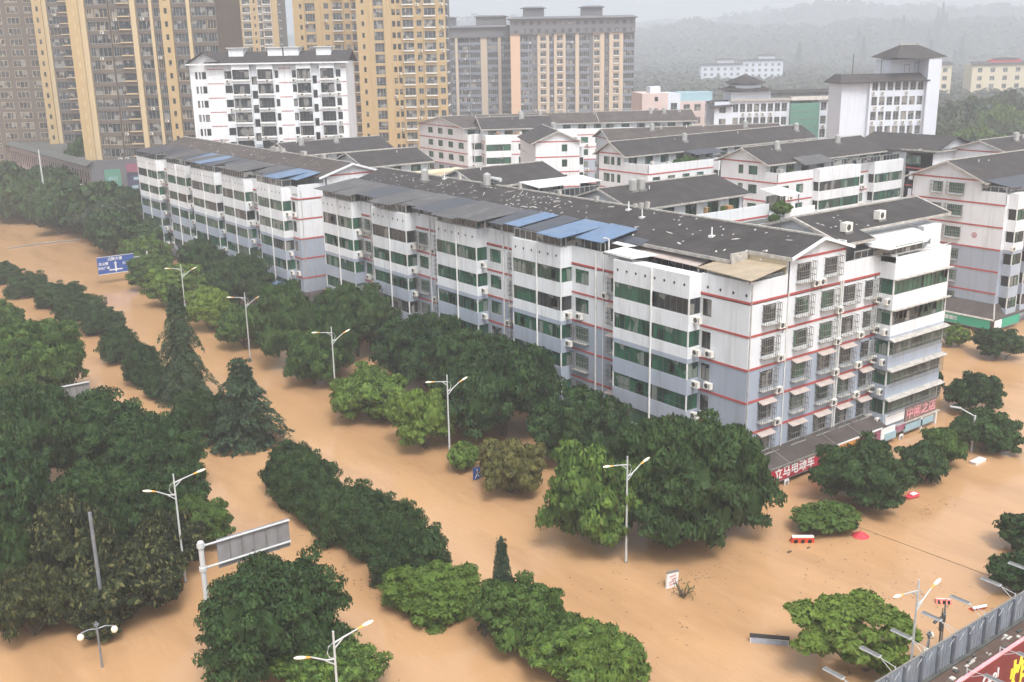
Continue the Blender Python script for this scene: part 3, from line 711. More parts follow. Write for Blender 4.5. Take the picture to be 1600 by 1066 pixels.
# ------------------------------------------------------------ blocks behind, ridge running east
def row_block(name,loc,yaw,L,D,ts,label,zr=21.5,roof='roof',gw=((3.2,1.0),),bays=((.35,.62),(.72,.97)),terr_=True,full=True,top='white',eave=.9,base=1.84,cage=False,stripes=True,garden=False,gable_stripe=True,over=.6,gl='glass',ridge=None):
    b=Bld(name,loc,yaw,label,'apartment building','white apartment blocks with red bands'); w=b.w
    TW=TR(0,0,0)@RZ(-90)      # west gable: local x runs -y
    yr=ridge if ridge is not None else (ts+D)/2; ze=19.84+.12; slope=(zr-ze)/max(D-yr,yr-ts)
    holes=[]; hs_top=[]
    for f in FL[:5]:
        for (y,ww) in gw:
            if y+ww<D: holes.append((-(y+ww),-y,f+.95,f+2.4)); b.win(TW,-(y+ww),f+.95,ww,1.45,'cage' if cage else 'plain',2,1,'framed',gl)
    for (y,ww) in gw:
        if y>ts: hs_top.append((-(y+ww),-y,17.8,19.2)); b.win(TW,-(y+ww),17.8,ww,1.4,'cage' if cage else 'plain',2,1,'framed',gl)
    wall(w,TW,-D,0,-3.2,16.84,holes,wb,(10.84,)); wall(w,TW,-D,-ts,16.84,19.84,hs_top,wb)
    w.T=Matrix(); w.poly([(0,D,19.84),(0,ts,19.84),(0,ts,ze),(0,yr,zr-.1),(0,D,ze)],'white')
    if stripes:
        for z in SZ: stripe(b,TW,-D,0,z)
        if gable_stripe: stripe(b,TW,-D,-ts,19.84)
    w.box(0,.18,0,ts,16.842,18.4,'white')
    # front
    fh=[]; rows=[f+1.0 for f in FL[:5]]
    gaps=[]; x=0
    for (a,c) in bays: gaps.append((x,a*L)); x=c*L
    gaps.append((x,L))
    for a,c in gaps:
        if c-a>3:
            for f in FL[:5]:
                xx=a+(c-a)*.5-.9 if c-a<8 else a+1.2
                while xx+1.8<c-.3:
                    fh.append((xx,xx+1.8,f+.95,f+2.4)); b.win(Matrix(),xx,f+.95,1.8,1.45,'plain',2,1,'framed',gl)
                    if random.random()<.55: b.ac(Matrix(),xx+random.uniform(0,1.9),f+.15)
                    xx+=3.6
            if stripes:
                for z in SZ: stripe(b,Matrix(),a+.05,c-.05,z)
    wall(w,Matrix(),0,L,-3.2,16.84,fh,wb,(10.84,))
    for a,c in bays: bay(b,Matrix(),a*L,c*L,1.3,rows,gl=gl,side='R',ztop=18.4,diamonds=False,two=False); b.ac(TR(0,-1.3,0),a*L-.9,rows[3]-.9)
    w.T=Matrix()
    for a,c in gaps: w.box(a+.005,c-.005,0,.18,16.842,18.3,'white')
    w.box(.1,L,0.1,D,16.6,16.83,'cond'); w.box(L-.15,L,0,D,-3.2,16.6,'white'); w.box(0,L,D-.15,D,-3.2,19.8,'white')
    th=[]; xx=1.2
    while xx+2<L-1: th.append((xx,xx+2.0,17.7,19.25)); b.win(TR(0,ts,0),xx,17.7,2.0,1.5,'plain',3,1,'framed',gl); xx+=3.9
    wall(w,TR(0,ts,0),0,L-2.5,16.84,19.84,th,wb); w.box(L-2.6,L-2.5,ts,D,16.84,19.84,'white')
    ye0,ye1=ts-eave,D+eave
    s0=(zr-ze)/(yr-ts) if yr>ts else .3; s1=(zr-ze)/(D-yr)
    rf=b.roof
    rf.slab([(-over,ye0,zr-s0*(yr-ye0)),(L-1.8,ye0,zr-s0*(yr-ye0)),(L-1.8,yr,zr),(-over,yr,zr)],.16,roof)
    rf.slab([(-over,yr,zr+.003),(L-1.8,yr,zr+.003),(L-1.8,ye1,zr-s1*(ye1-yr)),(-over,ye1,zr-s1*(ye1-yr))],.16,roof)
    rf.box(-over,L-1.8,yr-.12,yr+.12,zr,zr+.12,'cap'); rf.box(-over,L-1.8,ye0-.05,ye0+.03,zr-s0*(yr-ye0)-.22,zr-s0*(yr-ye0)+.01,'cap')
    for ya,s_ in ((ye0,s0),(ye1,s1)):
        za=zr-s_*abs(yr-ya); p=[(-over-.06,ya,za+.04),(-over+.06,ya,za+.04),(-over+.06,yr,zr+.05),(-over-.06,yr,zr+.05)]
        rf.slab(p if ya<yr else p[::-1],.25,'cap')
    for i in range(int(L/12)):
        x=random.uniform(2,L-4); u=random.uniform(.5,2.2); q=MB(); q.tube([(x,yr-u,zr-.5),(x,yr-u,zr-s0*u+random.uniform(.25,.7))],.07,'whitesheet',6); q.build('roof_vent',b.r)
    if L>18:
        for i in range(2):
            x=random.uniform(3,L-5); z=zr-s0*1.6; q=MB(); q.box(x-.6,x+.6,yr-2.1,yr-1.1,z-.4,z+.1,'cage'); q.tube([(x,yr-1.6,z+.1),(x,yr-1.6,z+1.3)],.5,'tank',10); q.tube([(x,yr-1.6,z+1.3),(x,yr-1.6,z+1.5)],.5,'tank',10,.1); q.build('water_tank',b.r)
        for i in range(10):
            x=random.uniform(.5,L-2); s_=random.uniform(.2,.5); q=MB(); q.box(x-s_,x+s_,.5,.5+s_*2,16.84,16.84+random.uniform(.8,2.1),random.choice(['stain','cond','leafM','tank','greysheet','wood'])); q.build('terrace_clutter',b.r)
    return b,s0,ze
GB=[]
def rb(*a,**k):
    b,s0,ze=row_block(*a,**k); GB.append(b); return b
# right-hand block with the green shop sign
b=rb('apartment_block',(134.6,70.6,0),0,36,13.9,3.6,'white apartment block at the right edge with a green shop sign under its gable wall',zr=22.1,gw=((6.0,2.3),(9.2,1.5)),bays=((.02,.09),(.12,.4),(.5,.8)),cage=True,ridge=8.6)
mb=MB(); mb.slab([(-2.6,-1.5,1.9),(0,0,3.4),(0,14,3.4),(-2.6,14,1.9)],.12,'roofold'); mb.slab([(-2.6,-1.5,1.9),(10,-1.5,1.9),(10,0,3.4),(0,0,3.4)],.12,'roofold'); mb.build('shop_canopy',b.r)
mb=MB(); mb.tube([(0,0,3.45),(-2.6,-1.5,1.95)],.1,'cap',6); mb.box(-2.7,-2.6,-1.5,14,1.78,1.98,'whitesheet'); mb.build('canopy_edge',b.r)
sign(-12.5,1.0,-2.5,.5,1.75,'signgreen','green shop sign with small white lettering','邮政储蓄银行',.62,'signwhite',1.0,T=RZ(-90),tx=-5.5)
sign(-2.4,-.6,-1.5,.6,1.75,'signwhite','red and white sign on the corner'); sign(-.5,4,-1.5,.6,1.75,'signgreen','short green sign round the corner')
q=MB(); q.T=RZ(-90); q.box(-9.5,-4.5,-.4,-.1,-3,1.4,'wood'); q.box(-4.3,1,-.4,-.1,-3,1.2,'stain'); q.build('shutter',b.r)
mb=MB(); mb.T=TR(0,3.9,12.4)@RZ(-90)
for i in range(16):
    a=2*PI*i/16; c=2*PI*(i+1)/16; mb.add([(.38*math.cos(a),-.02,.38*math.sin(a)),(.38*math.cos(c),-.02,.38*math.sin(c)),(.28*math.cos(c),-.02,.28*math.sin(c)),(.28*math.cos(a),-.02,.28*math.sin(a))],[(0,1,2,3)],'red')
mb.box(-.2,.2,-.03,-.0,-.05,.05,'red'); mb.box(-.05,.05,-.032,-.0,-.2,.2,'red'); mb.build('emblem',b.r)
canopy(b,[(.3,3.7,19.9),(.2,-.6,19.2),(14,-.6,19.2),(14,3.7,19.9)],'slate',.06,None,'shed_roof'); glazed(b,[(.3,3.5),(.3,.2),(14,.2)],18.4,19.2,'glassd')
# its neighbour behind
b=rb('apartment_block',(131.6,106,0),0,33,11.8,2.4,'white apartment block with a round red emblem on its gable, behind the corner block',zr=21.9,gw=((6.9,1.0),(4.0,1.8)),bays=((.27,.6),(.72,.97)))
mb=MB(); mb.T=TR(0,1.9,12.6)@RZ(-90)
for i in range(16):
    a=2*PI*i/16; c=2*PI*(i+1)/16; mb.add([(.42*math.cos(a),-.02,.42*math.sin(a)),(.42*math.cos(c),-.02,.42*math.sin(c)),(.3*math.cos(c),-.02,.3*math.sin(c)),(.3*math.cos(a),-.02,.3*math.sin(a))],[(0,1,2,3)],'red')
mb.box(-.2,.2,-.03,0,-.05,.05,'red'); mb.build('emblem',b.r)
canopy(b,[(6.5,2.5,20.2),(6.2,-.4,19.2),(14,-.4,19.2),(14,2.5,20.2)],'greysheet'); glazed(b,[(14.5,.3),(19,.3),(19,-1),(31,-1)],18.4,19.4,'glassd')
# end block whose gable faces the camera
b=rb('apartment_block',(164.5,99.8,0),0,12.5,5,0,'white gabled house end with green windows beyond the emblem block',zr=20,gw=((1,1.2),(3,1.2)),bays=(),gable_stripe=False)
ow=b.w; ow.T=Matrix()
ow.poly([(0,-.02,16.8),(12.5,-.02,16.8),(12.5,-.02,19.9),(6.2,-.02,21.9),(0,-.02,19.9)],'white'); ow.box(0,12.5,0,5,16.8,19.8,'white')
mb=MB(); mb.slab([(-.8,16,19.7),(-.8,-.8,19.7),(6.2,-.8,22),(6.2,16,22)],.16,'roof'); mb.slab([(6.2,16,22.003),(6.2,-.8,22.003),(13.3,-.8,19.7),(13.3,16,19.7)],.16,'roof'); mb.build('roof',b.r)
stripe(b,TR(0,-.03,0),1,11.5,19.75); b.win(TR(0,-.2,0),7.3,17.3,1.4,1.6,'plain',2,1,'framed','glass')
b.w.box(0,.2,0,16,-3,19.6,'white')
for y in (2,7.5): b.win(RZ(-90)@TR(0,-.15,0),-(y+3),17.4,2.8,1.6,'plain',3,1,'framed','glass')
b=rb('apartment_block',(170.5,88,0),0,30,12,2,'white apartment block roof at the right edge in front of the wooded slope',zr=21.6,bays=((.3,.6),))
b=rb('apartment_block',(125.6,128.6,0),0,54,12.6,6.0,'white apartment block with potted greenery on its terrace behind a long parapet',zr=21.8,gw=((6.8,.9),(8.4,0.9),(9.6,1.6)),bays=((.3,.72),),ridge=9.3)
canopy(b,[(14,5.8,19.6),(14,2.0,19.0),(22,2.0,19.0),(22,5.8,19.6)],'slate'); BUSHES=[(125.6+9,128.6+1.6,17.0,1.3),(125.6+11.5,128.6+1.8,17.0,1.5),(125.6+13.5,128.6+1.4,17.0,1.1)]
b=rb('apartment_block',(137.8,160.6,0),61,20,9,0,'narrow white gable end with a single column of windows, standing at an angle',zr=21.9,gw=((2.5,1.1),),bays=((.1,.4),))
b=rb('apartment_block',(142.5,156.0,0),-26,40,12,1.5,'white apartment block with a long dark roof behind the angled gable end',zr=21.6,bays=((.0,.16),(.3,.5)),roof='roofold')
# rear wings behind the two avenue blocks
b=rb('apartment_wing',(84,86.4,0),0,22,13,2.2,'rear wing with a plain dark tiled roof and a planted terrace, behind the corner block',zr=21.6,bays=())
canopy(b,[(23.0,-1,19.3),(27,-1,19.3),(27,2.5,19.9),(23,2.5,19.9)],'whitesheet',.06,[(23.1,-.8,16.8,19.3),(26.8,-.8,16.8,19.3)])
b.w.box(22,28,-2.5,6,-3.2,16.8,'white'); b.w.box(22,28,-2.5,-2.35,16.85,17.8,'white'); b.w.box(0.5,22,-6,.0,-3.2,16.5,'cond'); b.w.box(0.5,22,-6,-5.85,16.5,17.4,'white')
glazed(b,[(23.2,1.5),(27,1.5)],17,19,'glassd'); BUSHES+=[(106.5,84.6,16.9,1.5),(103,83,16.6,.8),(97,82.5,16.5,.7)]
b=rb('apartment_wing',(83,115.5,0),0,17,12.4,2.2,'rear wing with a white sheet canopy at its eaves',zr=21.6,bays=())
canopy(b,[(6,-3.2,19.5),(17.5,-3.2,19.5),(17.5,1.2,19.9),(6,1.2,19.9)],'whitesheet',.08,[(6.2,-3,17,19.5),(17.3,-3,17,19.5)]); b.w.box(2,18,-4,0,-3.2,17.6,'white'); glazed(b,[(9,-3),(17.2,-3),(17.2,1)],17.6,18.9,'glassd')
b=rb('apartment_wing',(84,150,0),0,15,12,2.0,'rear wing with a cream side wall, behind the gap between the avenue blocks',zr=21.6,bays=())
b.w.box(8,17,-4,0,-3.2,18.4,'ywall'); b.w.box(2,14,-3,0,-3.2,17,'white')
b=rb('apartment_wing',(84,176.5,0),0,23,12,2.0,'farthest rear wing with a long dark roof, below the white mid-rise',zr=21.6,bays=())
b.w.box(18,25,-2,2,-3.2,18.8,'whitesheet')
# mid-distance white blocks
b=rb('apartment_block',(143,200.5,0),-26,19,14,2,'white block with open balconies and a small white gable, right of the ochre tower',zr=22,bays=((.0,.32),(.62,1.0)),gw=((2,1.8),(6,1.8),(10,1.8)),ridge=8)
b=rb('apartment_block',(142.0,206,0),-4,10,24,2,'white stepped block with glazed corner balconies beside the ochre tower',zr=21.9,bays=((.1,.8),),gw=((2,2.4),(7,2.4),(12,2.4),(17,2.4)),roof='roofold')
b=rb('apartment_block',(150,212,0),-30,34,12,1.5,'white apartment block with a cluttered grey roof, before the beige high-rise',zr=21.8,bays=((.1,.3),(.5,.7)),roof='roofold')
b=rb('apartment_block',(176,196.5,0),-32,26,12,1.5,'white apartment block with a small front gable, before the beige high-rise',zr=21.9,bays=((.1,.3),(.5,.7)),roof='roofold')
for b in GB: b.finish()

# ------------------------------------------------------------ high-rise towers
def tower(name,loc,yaw,H_,d,strips,label,fh=3.0,side=None,left=None,zoff=1.0,top=None):
    "strips from left to right: (width, kind, relief, wall material)"
    b=Bld(name,loc,yaw,label,'tower block','high-rise tower blocks',far=True); x=0; n=int((H_-zoff)/fh)
    for wd,kind,out,m in strips:
        holes=[]; T=TR(x,-out,0)
        def add(xa,ww,za,hh,nx,gl='glassb',fr='frame',slab=None,nz=1,nm='window'):
            holes.append((xa,xa+ww,za,za+hh)); b.win(T,xa,za,ww,hh,'plain',nx,nz,fr,gl,nm,slab,0,.2)
            if kind in 'mG2g' and random.random()<.16: b.ac(T,xa+random.uniform(-.2,max(.1,ww-.8)),za-.75)
        for i in range(n):
            z=zoff+i*fh
            if kind=='n': add(wd/2-.35,.7,z+1.1,1.3,1,'glassd','framed')
            elif kind=='m': add(wd/2-.7,1.4,z+.9,1.6,2,slab=None)
            elif kind=='w': add(.25,wd-.5,z+.7,1.95,max(2,int(wd/1.1)),slab='pipe')
            elif kind=='g': add(.2,wd-.4,z+.35,2.3,max(2,int(wd/.8)),'glassb','frame',nz=2)
            elif kind=='G': add(.15,wd-.3,z+.5,2.1,max(3,int(wd/.9)),'glassd' if random.random()<.5 else 'glassb','yellowp' if (m=='brown' and random.random()<.12) else 'frame')
            elif kind=='B': add(.2,wd-.4,z+.85,1.7,max(2,int(wd/1.4)),'glassd','framed',slab=m if m!='brown' else 'yellowp',nm='balcony')
            elif kind=='2': add(.4,.9,z+.9,1.5,1,'glassd','framed'); add(wd-1.3,.9,z+.9,1.5,1,'glassd','framed')
        wall(b.w,T,0,wd,-3,H_,holes,lambda z:m,(),.22,m)
        b.w.T=TR(x,0,0)
        if out>0:
            for xx in (0,wd): b.w.poly([(xx,-out,-3),(xx,0.02,-3),(xx,.02,H_),(xx,-out,H_)],m)
            b.w.poly([(0,-out,H_),(wd,-out,H_),(wd,0,H_),(0,0,H_)],m)
        b.w.T=Matrix(); x+=wd
    W_=x; b.w.poly([(0,0.03,H_),(W_,0.03,H_),(W_,d,H_),(0,d,H_)],'cond'); b.w.poly([(W_,d,-3),(0,d,-3),(0,d,H_),(W_,d,H_)],strips[-1][3])
    for sd,xx,T in ((side,W_,TR(W_,0,0)@RZ(90)),(left,0,TR(0,d,0)@RZ(-90))):
        m=(sd or (None,strips[0 if xx==0 else -1][3]))[1]; holes=[]
        if sd:
            for (a,ww,hh,slab) in sd[0]:
                for i in range(n): holes.append((a,a+ww,zoff+i*fh+.8,zoff+i*fh+.8+hh)); b.win(T,a,zoff+i*fh+.8,ww,hh,'plain',max(1,int(ww/1.0)),1,'frame','glassb','window',slab,0,.2)
        wall(b.w,T,0,d,-3,H_,holes,lambda z:m,(),.22,m)
    if top: top(b,W_,d,H_)
    return b
TY=-36.8
b=tower('tower_block',(76.2,270.0,0),TY,66,24,[(2.2,'G',0,'brown'),(3.4,'G',.5,'brown'),(2.2,'G',0,'brown'),(3.2,'B',.7,'brown'),(1.2,'p',.9,'yellowp'),(3.2,'G',.1,'brown'),(.7,'p',.5,'yellowp'),(2.0,'G',0,'brown'),(2.6,'n',.9,'yellow'),(3.6,'G',.2,'brown'),(.8,'p',.6,'yellowp'),(3.6,'G',0,'brown'),(2.5,'G',-.0,'brown')],
   'tall brown glazed tower with an ochre windowed pier, nearest of the left-hand towers')
w=b.w; P=TR(-3.9,-1.2,0); holes=[]
for i in range(21): holes.append((1.35,1.75,2.0+3*i,3.3+3*i)); b.win(P@TR(0,0,0),1.35,2.0+3*i,.4,1.3,'plain',1,1,'framed','glassd','slit_window',None,0,.2)
wall(w,P,0,2.6,-3,66,holes,lambda z:'yellow',(),.22,'yellow'); w.T=Matrix()
w.box(-3.9,-1.3,-1.19,10,-3,66,'yellowp'); w.box(-1.3,0,-.6,10,-3,66,'yellowp')
b.finish()
for (loc,lab) in (((79.2,331,0),'brown glazed tower with an ochre pier at its left corner, second of the left-hand towers'),((81.5,402,0),'hazy brown tower at the left edge of the view, farthest of the left-hand towers')):
    b=tower('tower_block',loc,TY,66,20,[(2.6,'n',.9,'yellow'),(1.2,'p',.4,'yellowp'),(3.4,'G',0,'brown'),(3.2,'B',.6,'brown'),(1.2,'p',0,'brown'),(3.6,'G',.2,'brown'),(3.4,'B',0,'brown'),(3.4,'G',.2,'brown'),(4,'G',0,'brown')],lab)
    b.w.box(-22,0,6,20,-3,66,'brown')
    for i in range(20):
        for k in range(4): b.win(TR(-22,5.78,0),1+k*5.2,1.9+3*i,3.6,1.9,'plain',3,1,'yellowp','glassb','window',None,0,.2)
    b.finish()
YL=[(1.3,'p',.6,'yellow'),(2.0,'n',.6,'yellow'),(3.3,'g',.1,'yellow'),(1.6,'p',.8,'yellow'),(3.4,'m',.5,'yellow'),(3.4,'w',.9,'yellow'),(2.2,'m',.3,'yellow'),(3.2,'w',.9,'yellow')]
b=tower('tower_block',(144.6,299.5,0),TY,66,18,YL,'ochre tower with white balcony slabs behind the right end of the white mid-rise',side=([(2,2.5,1.8,'pipe')],'brown')); b.finish()
b=tower('tower_block',(144.8,261.5,0),TY,66,22,[(3.4,'n',.2,'yellow'),(1.0,'p',.5,'yellow'),(3.0,'g',.1,'yellow'),(1.8,'p',.7,'yellow'),(3.0,'2',.2,'yellow'),(3.5,'w',.9,'yellow'),(2.4,'m',.3,'yellow'),(3.6,'w',.9,'yellow'),(2.4,'m',.2,'yellow')],'big ochre tower with rows of white-edged balconies, beside the misty beige high-rise',side=([(1,3,1.9,'pipe'),(6,3,1.9,'pipe')],'greywall')); b.finish()
b=tower('tower_block',(157,416,0),TY,66,16,[(3.5,'w',.6,'yellowp'),(2.2,'n',0,'yellow'),(2.6,'p',.5,'yellow'),(2.8,'g',0,'beige'),(2.6,'p',.5,'yellow'),(4,'w',.8,'yellowp'),(2.6,'p',.3,'yellow'),(3.6,'w',.8,'yellowp'),(2.4,'n',.2,'yellow'),(2.0,'g',0,'beige'),(3.6,'w',.8,'beige'),(2.2,'p',.2,'yellow')],'hazy ochre tower seen in the gap behind the white mid-rise',side=([(2,3,1.9,'pipe')],'brown')); b.finish()
def flare(mb,x0,x1,y0,y1,z,o=1.4,h=1.6,m='greywall'):
    mb.T=Matrix(); a=[(x0-o,y0-o,z),(x1+o,y0-o,z),(x1+o,y1+o,z),(x0-o,y1+o,z)]; c=[(x0+1,y0+1,z+h),(x1-1,y0+1,z+h),(x1-1,y1-1,z+h),(x0+1,y1-1,z+h)]
    mb.add(a+c,[(3,2,1,0),(4,5,6,7),(0,1,5,4),(1,2,6,5),(2,3,7,6),(3,0,4,7)],m)
def tgtop(b,W_,d,H_):
    b.w.box(-.1,W_+.1,-1.2,d,H_-5.8,H_,'greywall'); flare(b.roof,0,W_,-1.2,d,H_,1.3,.9,'greywall')
    for i in range(16):
        for k in range(2): b.win(TR(0,-1.35,0),1.5+i*3.1,H_-5.3+2.9*k,1.5,1.5,'plain',1,1,'framed','glassb','attic_window',None,0,.1)
    for a in (.19,.66):
        b.roof.T=Matrix(); b.roof.box(W_*a-4.2,W_*a+4.2,2,9,H_+.8,H_+4.2,'greywall'); flare(b.roof,W_*a-4.2,W_*a+4.2,2,9,H_+4.2,1.1,.6,'greywall')
TGS=[(3.8,'p',.7,'peach'),(3.4,'G',0,'bluegrey'),(1.6,'G',.1,'bluegrey'),(2.0,'m',.5,'greywall'),(.9,'p',.8,'beige'),(2.8,'w',.5,'beige'),(1.0,'p',.8,'beige'),(2.0,'G',0,'bluegrey'),(.9,'p',.8,'beige'),(2.8,'w',.5,'beige'),(.9,'p',.8,'beige'),(4.0,'G',0,'bluegrey'),(1.4,'p',.8,'beige'),(4.6,'G',.1,'bluegrey'),(1.2,'p',.4,'greywall'),(2.8,'w',.5,'beige'),(1.6,'p',.8,'beige'),(2.0,'m',.1,'greywall'),(1.4,'p',.8,'beige'),(2.8,'w',.5,'beige'),(1.4,'p',.8,'beige'),(4.6,'G',.0,'bluegrey')]
b=tower('tower_block',(262.3,348.3,0),TY,48.6,15,TGS,'misty beige high-rise slab with a dark flared attic and two rooftop boxes',top=tgtop,left=([(3,3,1.8,'beige')],'bluegrey'),zoff=.4); b.finish()
def tftop(b,W_,d,H_):
    b.w.box(-.1,W_+.1,-1,d,H_-4,H_,'greywall'); flare(b.roof,0,W_,-1,d,H_,1.2,.8,'greywall'); b.roof.T=Matrix(); b.roof.box(0,5,2,9,H_+.5,H_+4,'greywall'); flare(b.roof,0,5,2,9,H_+4,.8,.5); b.roof.box(13.5,26,1,10,H_-.2,H_+4.2,'greywall'); flare(b.roof,13.5,26,1,10,H_+4.2,.9,.6)
b=tower('tower_block',(249.0,376.5,0),TY,46,12,[(4.6,'G',.3,'bluegrey'),(1.0,'p',.8,'beige'),(5,'G',0,'bluegrey'),(4.6,'G',.3,'bluegrey'),(2.6,'p',.5,'beige'),(4.6,'G',0,'bluegrey'),(1.2,'p',.8,'beige'),(4.6,'G',.3,'bluegrey')],'misty blue-grey high-rise half hidden between the ochre tower and the beige slab',top=tftop,zoff=.4); b.finish()

# white mid-rise with open balconies
b=Bld('midrise_block',(84.2,226.7,0),TY,'white ten-window mid-rise with open dark balconies and thin red bands, below the towers','apartment building',far=True)
x=0; H_=35.8
MS=[(2.1,'n'),(2.1,'2'),(4.0,'p'),(2.2,'m'),(4.4,'B'),(1.7,'S'),(4.0,'B'),(1.2,'m'),(3.0,'p'),(1.4,'m'),(3.6,'B'),(1.3,'S'),(.8,'p'),(3.6,'B'),(1.5,'m'),(1.2,'p')]
tot=sum(a for a,_ in MS); k_=33.6/tot
for wd,kind in MS:
    wd*=k_; holes=[]; out=.0 if kind!='B' else .9; T=TR(x,-out,0)
    for i in range(11):
        z=1.6+3*i
        if kind=='n': holes.append((wd*.6,wd*.6+.5,z+.9,z+2.4)); b.win(T,wd*.6,z+.9,.5,1.5,'plain',1,1,'framed','glassd','window',None,0,.2)
        if kind=='2':
            for xa,ww in ((.1,.35),(.7,.9)): holes.append((xa,xa+ww,z+.9,z+2.4)); b.win(T,xa,z+.9,ww,1.5,'plain',1,1,'framed','glassd','window',None,0,.2)
        if kind=='m': holes.append((.15,wd-.15,z+.9,z+2.5)); b.win(T,.15,z+.9,wd-.3,1.6,'plain',1,1,'framed','glassd','window',None,0,.2)
        if kind in 'Bm' and random.random()<.5: b.ac(T,random.uniform(.1,max(.2,wd-1)),z+.1)
        if kind=='B': holes.append((.12,wd-.12,z+.7,z+2.8)); b.win(T,.12,z+.7,wd-.24,2.1,'plain',4,2,'framed','glassd','balcony','pipe',0,.3)
        if kind=='S': holes.append((.1,wd-.1,z-.4,z+1.3)); b.win(T,.1,z-.4,wd-.2,1.7,'plain',1,1,'framed','glassd','stair_window',None,0,.4)
        if kind=='p' or kind=='2':
            if z>13: 
                mb=MB(); mb.T=T; mb.box(0,wd,-.05,0,z+2.85,z+3.0,'red'); 
                if kind=='p': mb.build('red_band',b.r)
    wall(b.w,T,0,wd,-3,H_,holes,lambda z:'blue' if z<18.5 else 'white',(18.5,),.3,'stain')
    if out:
        b.w.T=T
        for xx in (0,wd): b.w.poly([(xx,0,-3),(xx,out+.02,-3),(xx,out+.02,H_),(xx,0,H_)],'white')
    b.w.T=Matrix(); x+=wd
b.w.box(0,x,11.9,12,-3,H_,'white'); b.w.poly([(x,0,-3),(x,12,-3),(x,12,H_),(x,0,H_)],'white'); b.w.poly([(0,12,-3),(0,0,-3),(0,0,H_),(0,12,H_)],'white')
b.w.poly([(0,-.02,H_),(7,-.02,H_),(3.4,-.02,H_+2.2)],'white')
rf=b.roof; rf.slab([(-.8,-1.2,H_-.1),(3.4,-1.2,H_+2.4),(3.4,9,H_+2.4),(-.8,9,H_-.1)],.15,'roof'); rf.slab([(3.4,-1.2,H_+2.4),(7.6,-1.2,H_-.1),(7.6,9,H_-.1),(3.4,9,H_+2.4)],.15,'roof')
rf.slab([(3.4,-1.2,H_-.1),(x+.8,-1.2,H_-.1),(x+.8,6,H_+2.3),(3.4,6,H_+2.3)],.15,'roof'); rf.slab([(3.4,6,H_+2.3),(x+.8,6,H_+2.3),(x+.8,13,H_-.1),(3.4,13,H_-.1)],.15,'roof')
rf.box(-.5,x+.8,-1.3,-1.0,H_-.35,H_-.05,'white')
for xx in (9.5,18,21.5,28.5): rf.box(xx-1.6,xx+1.6,3,7,H_+.5,H_+3,'white'); rf.box(xx-2,xx+2,2.6,7.4,H_+3,H_+3.15,'whitesheet')
b.finish()

# pink stone podium with colonnade and green sloping eave
b=Bld('shopping_building',(70.5,262,0),0,'low pinkish colonnaded building with a grey-green sloping eave, below the brown towers','building'); w=b.w; W_=RZ(-90); L=92
holes=[]
for i in range(40):
    x=-L+.8+i*2.28
    for z,h in ((3.2,2.0),(7.2,3.6)): holes.append((x,x+1.3,z,z+h)); b.win(W_,x,z,1.3,h,'plain',1,1,'framed','glassd')
wall(w,W_,-L,0,-3,12.6,holes,lambda z:'podium',(),.5,'podium'); w.T=Matrix()
mb=MB(); mb.slab([(-1.1,L,12.5),(-1.1,-1,12.5),(.6,-1,13.6),(.6,L,13.6)],.2,'cond'); mb.build('roof_eave',b.r); w.box(.6,20,0.2,L,11,12.9,'cond')
w.box(0,24,-.3,.2,-3,13.4,'greywall')
sign(3.2,7.0,-.35,6.4,11.2,'greenwall','green glass sign panel with pale lettering','银行',1.2,'lightblue',parent=b.r,name='wall_sign')
q=sign(8.5,22.5,-.4,2.6,9.8,'navy','large dark blue wall screen with scattered pale panels',parent=b.r,name='wall_screen')
for xx,zz in ((10,8.2),(18.6,8.2),(9.4,6.2),(14,5.4),(11,3.4)): m_=MB(); m_.box(xx,xx+1.5,-.55,-.48,zz,zz+.7,'lightblue'); m_.build('panel',q)
sign(8.5,22.5,-.4,10.2,12.2,'mauve','dim red lettering band above the dark wall screen',parent=b.r,name='wall_sign')
for i in range(5): mb=MB(); mb.ell((6+random.uniform(0,8),8+i*15,14.0),3,4,1.5,'leafD',10,6); 
b.finish()
b=Bld('annex_building',(60,356,0),0,'small pale pink annex with a dark eave at the far left edge','building',far=True); w=b.w
w.box(0,14,0,30,-3,9.5,'podium'); b.roof.slab([(-1,-1,9.6),(15,-1,9.6),(15,31,11),(-1,31,11)],.3,'cond')
for i in range(4):
    for z in (3,6.2): b.win(RZ(-90)@TR(0,-.16,0),-(3+i*6.5),z,1.6,1.8,'plain',1,1,'framed','glassd')
b.finish()

# ------------------------------------------------------------ school / hotel buildings with upturned roofs
def hip(mb,x0,x1,y0,y1,z,h,o=1.2,m='roof',ridge=.45,tip=.5):
    "hipped Chinese roof: eaves lifted at the corners"
    mb.T=Matrix(); a=[(x0-o,y0-o,z+tip),((x0+x1)/2,y0-o*.7,z),(x1+o,y0-o,z+tip),(x1+o*.7,(y0+y1)/2,z),(x1+o,y1+o,z+tip),((x0+x1)/2,y1+o*.7,z),(x0-o,y1+o,z+tip),(x0-o*.7,(y0+y1)/2,z)]
    ym=(y0+y1)/2; xl=x0+(x1-x0)*(.5-ridge/2); xr=x0+(x1-x0)*(.5+ridge/2); r=[(xl,ym,z+h),(xr,ym,z+h)]
    vs=a+r; mb.add(vs,[(0,1,8),(1,9,8),(1,2,9),(2,3,9),(3,4,9),(4,5,9),(5,8,9),(5,6,8),(6,7,8),(7,0,8),(7,6,5,4,3,2,1,0)],m)
    mb.box(xl-.3,xr+.3,ym-.15,ym+.15,z+h-.05,z+h+.25,'cap')
